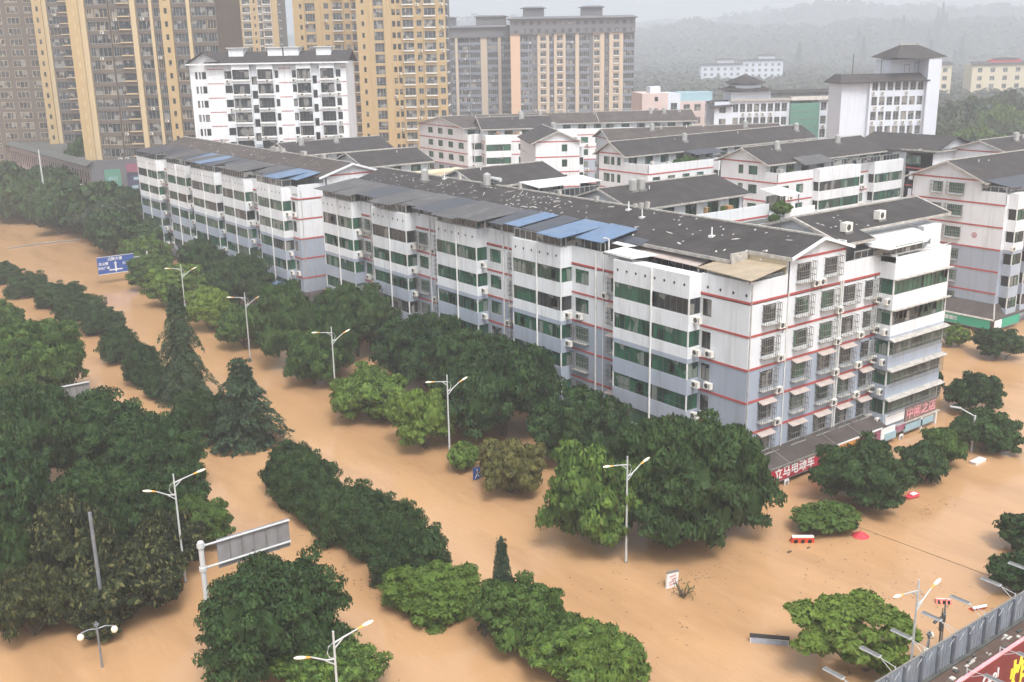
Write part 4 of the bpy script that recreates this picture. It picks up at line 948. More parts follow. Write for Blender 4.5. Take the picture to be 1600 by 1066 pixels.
def gridwin(b,T,x0,x1,nx,zs,w,h,gl='glassb',skip=(),ac=False,slab=None):
    ho=[]
    for i in range(nx):
        if i in skip: continue
        x=x0+(x1-x0)*(i+.5)/nx-w/2
        for z in zs:
            ho.append((x,x+w,z,z+h)); b.win(T,x,z,w,h,'plain',2,2,'frame',gl,'window',slab,0,.2)
            if ac and random.random()<.5: b.ac(T,x+random.uniform(0,w-.8),z-.75)
    return ho
SY=-31
b=Bld('school_building',(227.8,156.6,0),SY,'white five-storey building with grid windows and a big upturned roof on its tall end','building','school buildings',far=True); w=b.w; b.r.scale=(.86,1,1)
zs=[4.9+3.55*i for i in range(7)]
ho=gridwin(b,Matrix(),.4,16.2,7,zs,1.7,2.1,ac=True); wall(w,Matrix(),0,16.2,-3,28.6,ho,lambda z:'coolwhite'); 
w.box(16.2,20.0,-1.2,9,-3,33.5,'coolwhite'); w.box(0,16.2,.2,9,28.4,28.6,'cond'); w.box(-7.8,0,1.0,9,-3,28.6,'coolwhite'); w.poly([(0,0,-3),(0,1,-3),(0,1,28.6),(0,0,28.6)],'coolwhite')
w.box(7.6,20.0,4,12,28.6,33.4,'coolwhite'); b.win(TR(0,3.9,0),12,30,1.6,2.2,'plain',1,1,'framed','glassd'); b.win(TR(0,3.9,0),15,30,1.2,2.6,'plain',1,1,'framed','glassd')
rf=b.roof; rf.slab([(-9.0,-.4,28.3),(17,-1.4,28.6),(16.5,3,30.2),(-7.2,3,30.2)],.25,'roof'); rf.slab([(-9.0,10,28.3),(-9.0,-.4,28.3),(-7.2,3,30.2),(-7.2,7,30.2)],.25,'roof')
hip(rf,8.0,20,0,12,33.5,3.4,1.5,'roof'); 
for xx in (-4,4.5): rf.T=Matrix(); rf.tube([(xx,3,29),(xx,3,35)],.12,'framed',5)
b.finish()
b=Bld('school_building',(215.0,195.3,0),SY,'long white building with a green glass bay and a pagoda pavilion on its roof','building','school buildings',far=True); w=b.w
ho=gridwin(b,Matrix(),.4,4.2,1,[5.6+3.6*i for i in range(5)],1.9,2.1)+gridwin(b,Matrix(),4.9,20.3,8,[5.7+3.6*i for i in range(5)],1.5,2.2,ac=True)
wall(w,Matrix(),0,20.8,-3,23.0,ho,lambda z:'coolwhite'); ho=gridwin(b,Matrix(),29.2,36,3,[5.7+3.6*i for i in range(5)],1.6,2.2,ac=True); wall(w,Matrix(),28.8,37,-3,23,ho,lambda z:'coolwhite')
mb=MB(); mb.box(20.8,28.8,-.9,.5,-2,22.2,'greenwall')
for z in range(4,22,2): mb.box(20.8,28.8,-.96,-.9,z,z+.12,'cage')
for i in range(9): mb.box(20.8+i,20.86+i,-.95,-.9,4,22,'cage')
mb.build('green_glass_bay',b.r)
w.box(0,37,8,8.2,-3,23,'coolwhite'); w.box(0,37,.2,8,22.6,22.9,'cond'); w.box(4.3,20.8,-.5,.4,23,23.6,'cap'); w.box(20.8,37,-.6,.4,22.9,23.9,'stain'); w.box(4.6,15.5,.4,7.5,23,25.5,'coolwhite'); w.box(16,37,3,7.5,23,24.9,'whitesheet')
rf=b.roof; rf.slab([(-1.5,-1.0,21.6),(5,-1.0,21.9),(4.5,3,23.3),(-.5,3,23.3)],.2,'roof'); rf.slab([(16,1.5,24.8),(37,1.5,24.8),(37,4.5,25.6),(16,4.5,25.6)],.2,'roof')
hip(rf,4.4,14.6,-.2,8,25.6,1.6,1.2,'roof',.5,.4); rf.box(6.0,13,1,7,25.8,27.2,'coolwhite'); hip(rf,6.0,13,1,7,27.3,2.6,1.1,'roof',.06,.4)
b.finish()
b=Bld('office_building',(213.5,221.4,0),SY,'small pink building with a plain gable side, left of the pagoda-roofed building','building',far=True); w=b.w
w.box(0,7.5,0,14,-3,24.6,'pink'); ho=gridwin(b,TR(0,0,0),7.6,11,1,[10+3.3*i for i in range(4)],1.9,1.9); wall(w,Matrix(),7.5,11.2,-3,24.6,ho,lambda z:'coolwhite')
for z in (19.2,22.4): b.win(TR(0,-.22,0),3.6,z,1.0,1.2,'plain',1,1,'framed','glassd','window',None,0,.2)
ho=gridwin(b,Matrix(),11.5,21,3,[8.6+3.6*i for i in range(4)],1.9,1.9); wall(w,Matrix(),11.2,21,-3,22.2,ho,lambda z:'pink'); w.box(11.2,21,.2,9,-3,22.1,'pink'); w.box(11.2,21,1.5,8,22.1,24.6,'lightblue'); w.box(7.5,11.2,.2,12,-3,24.4,'coolwhite')
b.roof.box(3,6,3,8,24.6,26.3,'coolwhite'); b.finish()
for loc,W0,Hh,lab,mt,ry in (((297.2*2.4,277.2*2.4,0),37,38.2-7.9*2.4,'faint white building with grid windows, deep in the mist below the hills','coolwhite',0),((309.6*2.4,268.0*2.4,0),36,38.2-6.6*2.4,'faint white building with a small upturned roof, deep in the mist','coolwhite',1)):
    b=Bld('school_building',loc,TY,lab,'building','school buildings',far=True); w=b.w
    ho=gridwin(b,Matrix(),.8,W0-.8,6,[Hh-5-4.6*i for i in range(5)],2.4,2.4); wall(w,Matrix(),0,W0,-3-14,Hh,ho,lambda z:'coolwhite'); w.box(0,W0,.3,9,-3,Hh-.1,'coolwhite')
    hip(b.roof,0,W0,0,9,Hh,2,1.4,'roof'); b.roof.box(W0*.4,W0*.8,2,7,Hh+1.4,Hh+4,'coolwhite'); hip(b.roof,W0*.4,W0*.8,2,7,Hh+4,1.6,1.2,'roof',.2); b.finish()
for loc,W0,Hh,lab in (((291*2,190*2,0),33,38.2-8.4*2+2,'cream building half hidden behind the big upturned roof'),((312*2,178.8*2,0),43,38.2-8.7*2+2,'cream building with a small pavilion on its roof, at the right edge among trees')):
    b=Bld('school_building',loc,SY,lab,'building','school buildings',far=True); w=b.w
    ho=gridwin(b,Matrix(),1,W0-1,5,[Hh-5-4.8*i for i in range(4)],3,2.6,'glassd'); wall(w,Matrix(),0,W0,-3,Hh,ho,lambda z:'ywall'); w.box(0,W0,.3,10,-3,Hh-.1,'ywall')
    b.roof.slab([(-1,-1,Hh-.2),(W0+1,-1,Hh-.2),(W0,4,Hh+1.5),(0,4,Hh+1.5)],.2,'roof'); b.roof.box(W0*.3,W0*.75,2,7,Hh,Hh+2.4,'redroof' if W0>20 else 'ywall'); hip(b.roof,W0*.35,W0*.7,2,6,Hh+2.4,1.6,1,'roof',.15); b.finish()

# ------------------------------------------------------------ trees
def leafcloud(seed,ncl,per,leaf,cz=.47,rz=.53,rx=1.0,flat=1.0,crad=(.13,.22),zmin=-.12,nl=8,lr=(.36,.5),elong=1.6,droop=0.0,core=.5):
    "crown = a few large limbs of foliage, each a heap of small clumps of leaves, with dark hollows between them"
    r=np.random.default_rng(seed); LB=[]
    for i in range(nl):
        a=2*PI*i/nl+r.uniform(-.35,.35); e=[.05,.75,-.25,.45][i%4]+r.uniform(-.15,.15); k=r.uniform(.5,.66)
        LB.append((np.array([math.cos(a)*math.cos(e)*k,math.sin(a)*math.cos(e)*k,math.sin(e)*k]),r.uniform(*lr)))
    LB.append((np.array([r.uniform(-.15,.15),r.uniform(-.15,.15),.55]),lr[0])); LB.append((np.array([0,0,.1]),.55))
    C=[]
    while len(C)<ncl:
        c0,lrad=LB[r.integers(len(LB))]; v=r.normal(size=3); v/=np.linalg.norm(v); q=c0+v*lrad*(r.uniform(.8,1.05) if r.random()<.78 else r.uniform(1.05,1.36))
        if q[2]<-.75 or any(np.linalg.norm(q-c1)<l1*.72 for c1,l1 in LB): continue
        C.append((q,lrad))
    V=[]
    for q,lrad in C:
        cr=r.uniform(*crad); m=int(per*(cr/crad[1])**1.6)
        d=r.normal(size=(m,3)); d/=np.linalg.norm(d,axis=1)[:,None]; d[:,2]=np.abs(d[:,2])*np.where(r.random(m)<.75,1,-1)
        p=q+d*cr*r.uniform(.55,1.08,m)[:,None]*np.array([1,1,.7*flat])
        nrm=d*.9+r.normal(size=(m,3))*.45+np.array([0,0,.25]); nrm/=np.linalg.norm(nrm,axis=1)[:,None]
        t=np.cross(nrm,r.normal(size=(m,3))); t/=np.linalg.norm(t,axis=1)[:,None]
        if droop: t=t*(1-droop)+np.array([0,0,-1])*droop; t/=np.linalg.norm(t,axis=1)[:,None]
        bt=np.cross(nrm,t); bt/=np.linalg.norm(bt,axis=1)[:,None]; s=leaf*r.uniform(.6,1.4,m)[:,None]
        p=p*np.array([rx,rx,rz])+np.array([0,0,cz]); V.append(np.stack([p-t*s*elong*.5,p+bt*s*.42,p+t*s*elong*.5,p-bt*s*.42],1).reshape(-1,3))
    V=np.concatenate(V); rq=np.hypot(V[:,0],V[:,1]); k=rx/np.quantile(rq,.985); V[:,:2]*=k; zt=np.quantile(V[:,2],.995); V[:,2]*=1/zt
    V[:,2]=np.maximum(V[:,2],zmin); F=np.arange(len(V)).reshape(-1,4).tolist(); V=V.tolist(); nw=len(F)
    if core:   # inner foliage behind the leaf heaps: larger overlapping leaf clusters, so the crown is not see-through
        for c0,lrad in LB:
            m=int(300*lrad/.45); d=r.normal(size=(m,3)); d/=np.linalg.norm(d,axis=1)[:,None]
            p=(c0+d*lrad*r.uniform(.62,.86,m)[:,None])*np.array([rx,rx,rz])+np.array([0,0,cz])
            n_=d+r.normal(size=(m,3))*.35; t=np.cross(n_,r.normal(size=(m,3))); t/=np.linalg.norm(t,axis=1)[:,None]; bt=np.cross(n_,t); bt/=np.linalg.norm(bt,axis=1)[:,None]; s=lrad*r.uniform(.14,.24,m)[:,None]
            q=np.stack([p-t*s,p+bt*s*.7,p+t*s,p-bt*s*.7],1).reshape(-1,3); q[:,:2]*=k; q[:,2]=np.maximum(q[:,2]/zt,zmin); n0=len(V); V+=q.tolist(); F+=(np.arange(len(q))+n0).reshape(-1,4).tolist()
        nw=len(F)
    return V,F,nw
def mk(name,V,F,mat,ntw=0):
    me=bpy.data.meshes.new(name); me.from_pydata(V,[],F); me.materials.append(M[mat])
    if ntw and ntw<len(F): me.materials.append(M['crown_shade']); me.polygons.foreach_set('material_index',[0]*ntw+[1]*(len(F)-ntw))
    return me
TPL={}
def tpl(cls,k,mat):
    key=(cls,k,mat)
    if key in TPL: return TPL[key]
    base=(cls,k)
    if base not in TPL:
        p=dict(big=(230,230,.034),mid=(160,180,.05),small=(65,120,.09),far=(80,60,.11),hedge=(165,180,.038),mag=(150,150,.06),vine=(220,170,.046),feather=(110,160,.065),droopy=(260,240,.031),open=(95,190,.05))[cls]
        kw={}
        if cls in('small','far'): kw=dict(crad=(.2,.3),nl=6)
        if cls=='hedge': kw=dict(cz=.36,rz=.62,nl=10,lr=(.42,.5))
        if cls=='vine': kw=dict(cz=.3,rz=.66,nl=10,lr=(.42,.5),elong=2.4)
        if cls=='mag': kw=dict(elong=1.8,nl=9,lr=(.3,.44))
        if cls=='feather': kw=dict(elong=2.8,nl=6,lr=(.3,.42),core=0)
        if cls=='droopy': kw=dict(cz=.42,rz=.56,elong=2.0,droop=.4,nl=12,lr=(.32,.42),crad=(.1,.17))
        if cls=='open': kw=dict(nl=8,lr=(.2,.3),core=0,crad=(.1,.17))
        TPL[base]=leafcloud(11*k+len(cls)*7+3,*p,**kw)
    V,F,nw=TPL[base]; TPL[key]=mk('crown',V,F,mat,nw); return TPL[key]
def trunkmesh(seed,h=1.0):
    r=random.Random(seed); mb=MB(); top=(r.uniform(-.05,.05),r.uniform(-.05,.05),h*.6)
    mb.tube([(0,0,0),(r.uniform(-.03,.03),0,h*.3),top],.055,'bark',7,.03)
    for i in range(5):
        a=2*PI*i/5+r.random(); z=h*r.uniform(.3,.55); mb.tube([(0,0,z),(math.cos(a)*.25,math.sin(a)*.25,z+.14),(math.cos(a)*.5,math.sin(a)*.5,z+.3)],.03,'bark',5,.01)
    return mb.mesh('trunk')
TRK=[trunkmesh(i) for i in range(3)]
def tree(x,y,r,h,cls,mat,label,group,name='tree',k=None,cat='tree',low=0,yaw=None,sy=1.0):
    k=random.randrange(3) if k is None else k
    o=empty(name,(x,y,-3.0),random.uniform(0,360) if yaw is None else yaw,label,cat,group)
    c=inst('crown',tpl(cls,k,mat),o,TR(0,0,3.0+low)@Matrix.Diagonal((r*1.03,r*1.03*sy,h-low,1)))
    inst('trunk',TRK[k%3],o,Matrix.Diagonal((max(r,2)*1.0,max(r,2)*1.0,h+1.5,1)))
    return o
def cedarmesh(seed,mat,tiers=17,wide=.5,leaf=.05):
    r=random.Random(seed); V=[];F=[]
    for i in range(tiers):
        t=i/(tiers-1); z=.06+.92*t; L=wide*(1-t)**.75*r.uniform(.8,1.15)+.03
        nb=int(11-6*t)
        for j in range(nb):
            a=2*PI*j/nb+i*1.1+r.uniform(-.2,.2); l=L*r.uniform(.7,1.15); ca,sa=math.cos(a),math.sin(a)
            m=int(50+150*l/ wide)
            for q in range(m):
                u=r.random()**.7; x=u*l; dz=.05*math.sin(u*2.2)-.13*u*u*(1.1-t*.5); y=r.uniform(-1,1)*(.13*(1-u*.7)+.025)
                c=Vector((ca*x-sa*y,sa*x+ca*y,z+dz-abs(y)*.25+r.uniform(-.02,.012)))
                d=Vector((ca*(1)-sa*y*6+r.uniform(-.7,.7),sa*1+ca*y*6+r.uniform(-.7,.7),r.uniform(-.9,.1))).normalized()*leaf*r.uniform(.6,1.3); s=d.cross(Vector((r.uniform(-.4,.4),r.uniform(-.4,.4),1))).normalized()*leaf*.42
                n=len(V); V+= [list(c-d),list(c+s),list(c+d),list(c-s)]; F.append([n,n+1,n+2,n+3])
    n=len(V); K=8
    for i in range(6):
        t=i/5
        for j in range(K): a=2*PI*j/K; rr=wide*.5*(1-t)**1.2+.008; V.append([rr*math.cos(a),rr*math.sin(a),.02+.85*t])
    for i in range(5):
        for j in range(K): F.append([n+i*K+j,n+i*K+(j+1)%K,n+(i+1)*K+(j+1)%K,n+(i+1)*K+j])
    return mk('crown',V,F,mat)
CED=[cedarmesh(1,'leafC',22,.5,.021),cedarmesh(2,'leafC',15,.55,.026),cedarmesh(3,'leafM',15,.36,.036)]
def cedar(x,y,h,w,k,label,cat='conifer',group='conifers on the median'):
    o=empty('cedar_tree',(x,y,-2.0),random.uniform(0,360),label,cat,group); inst('crown',CED[k],o,Matrix.Diagonal((w,w,h+2,1)))
    mb=MB(); mb.tube([(0,0,0),(0,0,(h+2)*.95)],.22,'bark',7,.03); mb.build('trunk',o); return o
T_EAST=[('D',59.0,54.0,7.5,10.3),('L',50.1,56.8,3.8,7.7),('O',51.0,68.7,2.7,4.7),('D',59.7,69.6,3.9,6.4),('L',50.8,75.7,1.5,2.5),('D',59.1,80.5,5.7,8.7),('L',50.8,82.9,2.9,5.3),('D',60.8,88.6,4.2,8.0),('L',51.0,93.3,3.8,5.0),('D',61.6,99.6,4.9,7.9),('M',51.7,108.4,3.2,6.2),('D',54.7,109.6,3.1,7.8),('D',61.5,115.5,4.5,8.4),('D',52.7,117.1,4.0,9.5),('M',51.9,129.2,3.6,5.0),('L',52.1,141.2,3.3,5.3),('D',60.3,151.0,4.7,7.4),('L',53.4,158.5,4.2,6.0),('D',60.8,164.6,3.2,7.5),('M',54.8,173.0,3.9,5.1),('D',64.7,176.7,4.5,6.1),('M',59.5,191.1,3.9,5.5),('D',68.2,205.5,5.7,6.0),('D',59.3,210.9,5.1,7.6),('D',70.0,233.9,5.0,8.8),('D',65.3,236.8,7.8,10.0),('D',64.7,257.3,5.3,7.0),('D',56.1,266.1,6.1,9.2),('D',64.8,274.6,7.2,10.4),('D',54.9,276.9,7.1,11.9)]
T_SIDE=[('R',52.0,33.8,4.4,4.2),('M',66.3,46.6,2.6,2.2),('D',69.0,31.8,2.3,2.8),('D',72.9,47.8,4.2,5.3),('D',75.5,35.0,2.2,3.1),('D',80.8,47.6,2.4,3.6),('M',85.8,48.3,2.1,3.5),('D',92.5,48.3,3.7,3.6),('D',102.0,54.3,3.1,4.1),('D',102.5,59.7,1.1,3.3),('D',122.5,63.1,3.1,3.5),('L',122.9,69.2,1.8,3.0)]
T_HEDGE=[('H',36.8,63.8,2.8,5.2),('H',35.9,66.3,3.3,5.4),('H',35.0,69.4,3.1,5.4),('H',35.2,74.9,3.0,5.6),('H',35.5,77.9,3.1,5.2),('H',35.9,81.0,3.3,5.2),('H',36.0,97.7,2.6,5.9),('H',35.5,100.8,3.0,5.5),('H',34.7,103.2,2.4,4.8),('H',35.7,115.7,2.6,4.5),('H',36.1,122.0,3.3,5.7),('H',36.8,133.5,3.7,5.3),('H',39.4,149.2,4.1,4.5),('H',39.8,152.0,2.8,3.1),('H',37.2,158.9,2.8,5.1),('H',39.9,160.5,4.3,4.4),('H',38.8,170.5,4.8,4.7),('H',36.8,182.2,4.7,4.5),('H',36.2,195.5,3.9,4.4)]
T_WEST=[('G',15.2,68.3,2.6,2.4),('G',17.6,69.1,4.3,5.0),('G',11.6,70.6,3.1,5.0),('G',21.9,73.2,2.9,4.8),('D',10.9,74.7,2.5,7.4),('G',14.9,75.4,4.2,6.9),('M',25.1,76.2,3.3,4.2),('D',19.0,79.8,4.8,7.4),('D',24.4,80.2,4.0,6.0),('D',13.6,83.5,4.3,8.7),('D',26.3,89.0,5.2,7.2),('D',22.7,94.2,5.9,8.4),('D',18.1,95.8,5.5,9.9),('M',15.9,101.8,2.7,6.5),('M',20.3,121.1,3.5,6.2),('M',24.4,123.1,6.4,9.3),('M',27.1,153.1,4.0,5.7)]
T_NEAR=[('L',37.3,43.4,3.8,3.1),('M',37.1,45.4,2.0,3.5),('M',36.9,48.9,3.5,4.4),('L',24.5,52.2,3.4,2.9),('V',35.0,56.6,3.7,3.2),('D',21.6,59.0,5.0,7.7)]

ORD=['nearest','second','third','fourth','fifth','sixth','seventh','eighth','ninth','tenth','eleventh','twelfth','thirteenth','fourteenth','fifteenth','sixteenth','seventeenth','eighteenth','nineteenth','twentieth','twenty-first','twenty-second','twenty-third','twenty-fourth','twenty-fifth','twenty-sixth','twenty-seventh','twenty-eighth','twenty-ninth','thirtieth']
TONE=dict(D='dark green',M='mid green',L='bright green',O='round olive-green',G='yellow-leaved glossy',R='broad bright',H='dark clipped',V='vine-covered')
MT=dict(D='leafD',M='leafM',L='leafL',O='leafO',G='leafG',R='leafL',H='leafH',V='leafV')
def cls_of(k,r,y):
    if k=='G': return 'mag'
    if k=='H': return 'hedge'
    if k=='V': return 'vine'
    if y>175: return 'far'
    return 'big' if r>=4.6 else 'mid' if r>=2.7 else 'small'
for i,(k,x,y,r,h) in enumerate(T_EAST):
    c=cls_of(k,r,y); h*=1.1; r*=1.14
    if r>7 and y<60: c='droopy'; x,y,r,h=57.0,53.0,6.5,9.9
    tree(x,y,r,h,c,MT[k],'%s tree, %s from the street corner in the row before the avenue blocks'%(TONE[k],ORD[i]),'street trees before the avenue blocks',cat='tree')
for i,(k,x,y,r,h) in enumerate(T_SIDE):
    tree(x,y,r,h,'open' if k=='R' else cls_of(k,r,y),MT[k],'%s tree standing in the flood of the side street, %s from its left end'%(TONE[k],ORD[i].replace('nearest','first')),'trees along the side street')
for i,(k,x,y,r,h) in enumerate(T_HEDGE):
    tree(x,y,r*(.86 if y<95 else .78),h*(.95 if y<95 else .85),'hedge',MT[k],'dark rounded shrub in the median hedge, %s counting from the near end'%ORD[i].replace('nearest','first'),'rounded shrubs of the median hedge','median_shrub',cat='shrub')
for i,(k,x,y,r,h) in enumerate(T_WEST):
    tree(x,y,r*(.92 if y>100 else .86 if x>23 else .93),h,cls_of(k,r,y),MT[k],'%s tree of the left-hand grove, %s from the bottom of the view'%(TONE[k],ORD[i].replace('nearest','first')),'trees of the left-hand grove')
NL={'V':'vine-covered bright green mound on the median, in front of the dark hedge'}
for i,(k,x,y,r,h) in enumerate(T_NEAR):
    if k=='D' and x<25: x,y,h=22.5,56.4,7.2
    lab=NL.get(k) or '%s tree near the bottom edge, %s counting upwards from the edge'%(TONE[k],ORD[i].replace('nearest','first'))
    tree(x,y,r,h,cls_of(k,r,y) if not(k=='L' and x>34) else 'feather',MT[k],lab,'trees in the foreground')
cedar(37.0,51.1,6.8,3.4,0,'pointed spiky conifer on the median, rising from a leafy tree near the bottom')
cedar(37.6,112.5,13.4,7.4,0,'tall grey-green cedar with a thin spire, on the median')
cedar(37.6,95.5,8.8,9.6,1,'broad layered cedar on the median, second conifer from the bottom')
for i,(x,y,z,r) in enumerate(BUSHES):
    o=empty('potted_shrub',(x,y,z),0,'leafy shrub growing on a roof terrace, %s from the left'%['third','fourth','fifth','second','last','first'][i],'shrub','roof terrace shrubs'); inst('crown',tpl('small',i%3,'leafM'),o,Matrix.Diagonal((r,r,r*1.3,1)))
T=tree(35.6,60.4,3.0,4.6,'hedge','leafH','dark rounded shrub wedged between the hedge end and the vine mound','rounded shrubs of the median hedge','median_shrub',cat='shrub')
tree(37.6,41.6,2.6,3.4,'feather','leafL','feathery bright shrub cut by the bottom edge, right of the median trees','trees in the foreground')
# trees far up the avenue and below the towers
rr=random.Random(5)
FT=[(59+rr.uniform(-2,6),224+i*9,4.4+rr.random()*2,6+rr.random()*2.5) for i in range(10)]+[(x,300+rr.uniform(-12,14),6+rr.random()*2,8+rr.random()*3) for x in (18,28,38,48,58,66)]+[(74+i*3,285+i*7,5,15+rr.random()*2) for i in range(6)]
for i,(x,y,r,h) in enumerate(FT):
    z='in the hazy bend of the avenue' if i<10 else 'across the far end of the avenue' if i<16 else 'on the podium roof below the brown towers'
    j=i if i<10 else i-10 if i<16 else i-16
    tree(x,y,r,h,'far','leafD' if i%3 else 'leafF','hazy dark tree %s, %s from the near end'%(z,ORD[j].replace('nearest','first')),'hazy far avenue trees')
WOOD=[]
for i in range(64):
    dep=rr.uniform(215,420); lat=rr.uniform(.42,.66)*dep*.962+rr.uniform(-6,10)
    WOOD.append((lat,dep))
WOOD.sort(key=lambda a:a[1])
for i,(lat,dep) in enumerate(WOOD):
    x=lat*CX+dep*SX; y=-lat*SX+dep*CX; h=rr.uniform(6,8)+max(0,(dep-240))*.07
    tree(x,y,rr.uniform(7,10),h,'far','leafF' if i%3 else 'leafM','dense green tree of the wooded slope at the right, behind the white blocks','trees of the wooded slope')
for i in range(16):
    dep=rr.uniform(1250,1700); lat=dep*.962*rr.uniform(.25,.5); x=lat*CX+dep*SX; y=-lat*SX+dep*CX
    z=float(terr(np.array([[lat]]),np.array([[dep]]))[0,0]); hh=rr.uniform(36,56)
    o=empty('poplar_tree',(x,y,z-2),rr.uniform(0,360),'thin tall misty conifer on the hillside above the school buildings','conifer','misty hillside conifers')
    inst('crown',CED[i%2],o,Matrix.Diagonal((hh*.32,hh*.32,hh,1)))
# wooded hills: one mass of crowns
r_=np.random.default_rng(9); NF=11000
dep=430+r_.random(NF)**1.5*2700; lat=(r_.random(NF)*.95-.25)*dep
keep=(lat>-300); dep=dep[keep]; lat=lat[keep]; zz=np.maximum(terr(lat,dep),-2.5)
X=lat*CX+dep*SX; Y=-lat*SX+dep*CX; n=len(X); per=30
rad=r_.uniform(5,8,n)*np.clip(dep/900,.9,2.2)
d=r_.normal(size=(n,per,3)); d/=np.linalg.norm(d,axis=2)[...,None]; d[...,2]=np.abs(d[...,2])
p=np.stack([X,Y,zz+2],1)[:,None,:]+d*rad[:,None,None]*np.array([1,1,1.35])
a=np.cross(d,r_.normal(size=d.shape)); a/=np.linalg.norm(a,axis=2)[...,None]; c=np.cross(d,a); s=(rad*.27)[:,None,None]
Q=np.stack([p-a*s,p+c*s,p+a*s,p-c*s],2).reshape(-1,3)
me=mk('forest',Q.tolist(),np.arange(len(Q)).reshape(-1,4).tolist(),'leafX'); o=bpy.data.objects.new('forest',me); COL.objects.link(o); tag(o,'misty forest covering the far hills',None,None,'stuff')
# ground cover between the wooded slope and the blocks
# ------------------------------------------------------------ street furniture
def lampmesh():
    o=empty('street_lamp',(0,0,-3),0,'x','street lamp','double-arm street lamps')
    p=MB(); p.tube([(0,0,0),(0,0,6),(0,0,11.75)],.11,'lamp',10,.055); p.box(-.1,.1,-.1,.1,2.8,3.1,'cage'); p.build('pole',o)
    for sx,z0,z1,L in ((-1,11.05,11.35,2.0),(1,10.1,10.75,1.9)):
        a=MB(); a.tube([(0,0,z0),(sx*.5,0,z0+.12),(sx*L*.72,0,z1)],.055,'lamp',8,.04); a.tube([(0,0,z0-.35),(sx*.55,0,z0+.1)],.04,'lamp',6)
        ar=a.build('arm',o)
        h=MB(); cx=sx*(L*.72+.45); h.T=TR(sx*L*.72,0,z1)@Matrix.Rotation(-sx*math.atan2(z1-z0,L)*.9,4,'Y'); h.ell((sx*.62,0,.02),.38,.13,.085,'lens',12,8); h.ell((sx*.25,0,0),.3,.09,.07,'amber',10,6); h.build('lamp_head',ar)
    b=MB(); b.tube([(.02,0,11.1),(.32,0,10.95),(.42,0,10.6),(.3,0,10.3),(.04,0,10.15)],.03,'lamp',6); b.build('brace',o)
    return o
L0=lampmesh(); LP=[(50,52.8,0,'before the big dark tree at the street corner'),(50.8,78.2,0,'beside the short gantry arm on the east kerb'),(50.7,101.1,0,'midway along the east kerb'),(50.2,123.6,0,'before the gap between the two avenue blocks'),(50,28.8,0,'close behind the corrugated rooftop screen'),(22.3,71.2,180,'rising from the left-hand grove'),(21.4,44.8,180,'in the open near the bottom edge of the view'),(50.5,147,0,'on the east kerb, half hidden in light green trees'),(69.6,260,10,'in front of the green sign panel far up the avenue'),(22.5,97.5,180,'mostly hidden by the left-hand grove, above the dark trees'),(22.5,196,180,'by the far left edge, beside the median hedge')]
for i,(x,y,a,s) in enumerate(LP):
    o=L0 if i==0 else copytree(L0); o.location=(x,y,-3 if i not in(9,) else -5.2); o.rotation_euler=(0,0,R(a)); o['label']='white double-arm street lamp '+s
o=empty('mast',(61,268,-3),0,'plain tall white pole in the trees far up the avenue','mast'); m=MB(); m.tube([(0,0,0),(0,0,19.5)],.28,'lamp',8,.16); m.build('pole',o)
def gantry(loc,W1,label,back=True):
    o=empty('sign_gantry',loc,0,label,'road sign gantry')
    m=MB(); m.tube([(0,0,0),(0,0,11.2)],.2,'lamp',12,.17); m.ell((0,0,11.2),.22,.22,.16,'lamp'); 
    for z in (9.4,11.0): m.tube([(0,0,z-.12),(0,0,z+.12)],.26,'lamp',12)
    m.build('post',o); m=MB()
    for z in (9.4,10.95): m.tube([(0,0,z),(W1,0,z)],.075,'lamp',8)
    m.build('arm',o); m=MB(); m.box(W1*.18,W1,.12,.2,9.0,11.0,'signback'); m.box(W1*.18,W1,.2,.22,9.0,11.0,'signblue')
    for i in range(1,6): x=W1*(.18+.82*i/6); m.box(x-.03,x+.03,.06,.12,9.0,11.0,'cage')
    m.build('sign_panel',o); return o
gantry((20.1,60.3,-3),6.1,'grey back of a road sign on a white gantry, above the nearest round tree')
gantry((20.8,104,-4.0),4.6,'grey back of a road sign on a white gantry, poking out of the upper grove')
# blue direction sign
o=empty('direction_sign',(57,182.6,-3),0,'blue direction sign with white lettering and a cross arrow, low over the flood','road sign')
m=MB(); m.tube([(0,0,0),(0,0,7.8)],.16,'lamp',10); m.build('post',o); m=MB(); m.tube([(0,.1,5.6),(-8,.1,5.6)],.08,'lamp',6); m.tube([(0,.1,7),(-8,.1,7)],.08,'lamp',6); m.build('arm',o)
m=MB(); m.box(-8.6,-2.4,-.06,.0,4.7,7.75,'signblue'); m.box(-8.6,-2.4,-.07,-.06,4.7,4.78,'signwhite'); m.box(-8.6,-2.4,-.07,-.06,7.67,7.75,'signwhite'); p=m.build('sign_panel',o)
m=MB(); m.box(-5.7,-5.45,-.09,-.06,5.0,6.5,'signwhite'); m.box(-6.7,-4.5,-.092,-.062,5.25,5.45,'signwhite'); m.poly([(-5.85,-.09,6.4),(-5.3,-.09,6.4),(-5.57,-.09,6.8)],'signwhite'); m.build('arrow',p)
for tx,x,z,s in (('沅陵大道',-5.6,7.2,.62),('龙山镇',-7.6,6.5,.55),('文化广场',-7.6,5.75,.5),('火车站',-3.6,6.3,.55)): text('lettering',tx,s,'signwhite',p,TR(x,-.08,z))
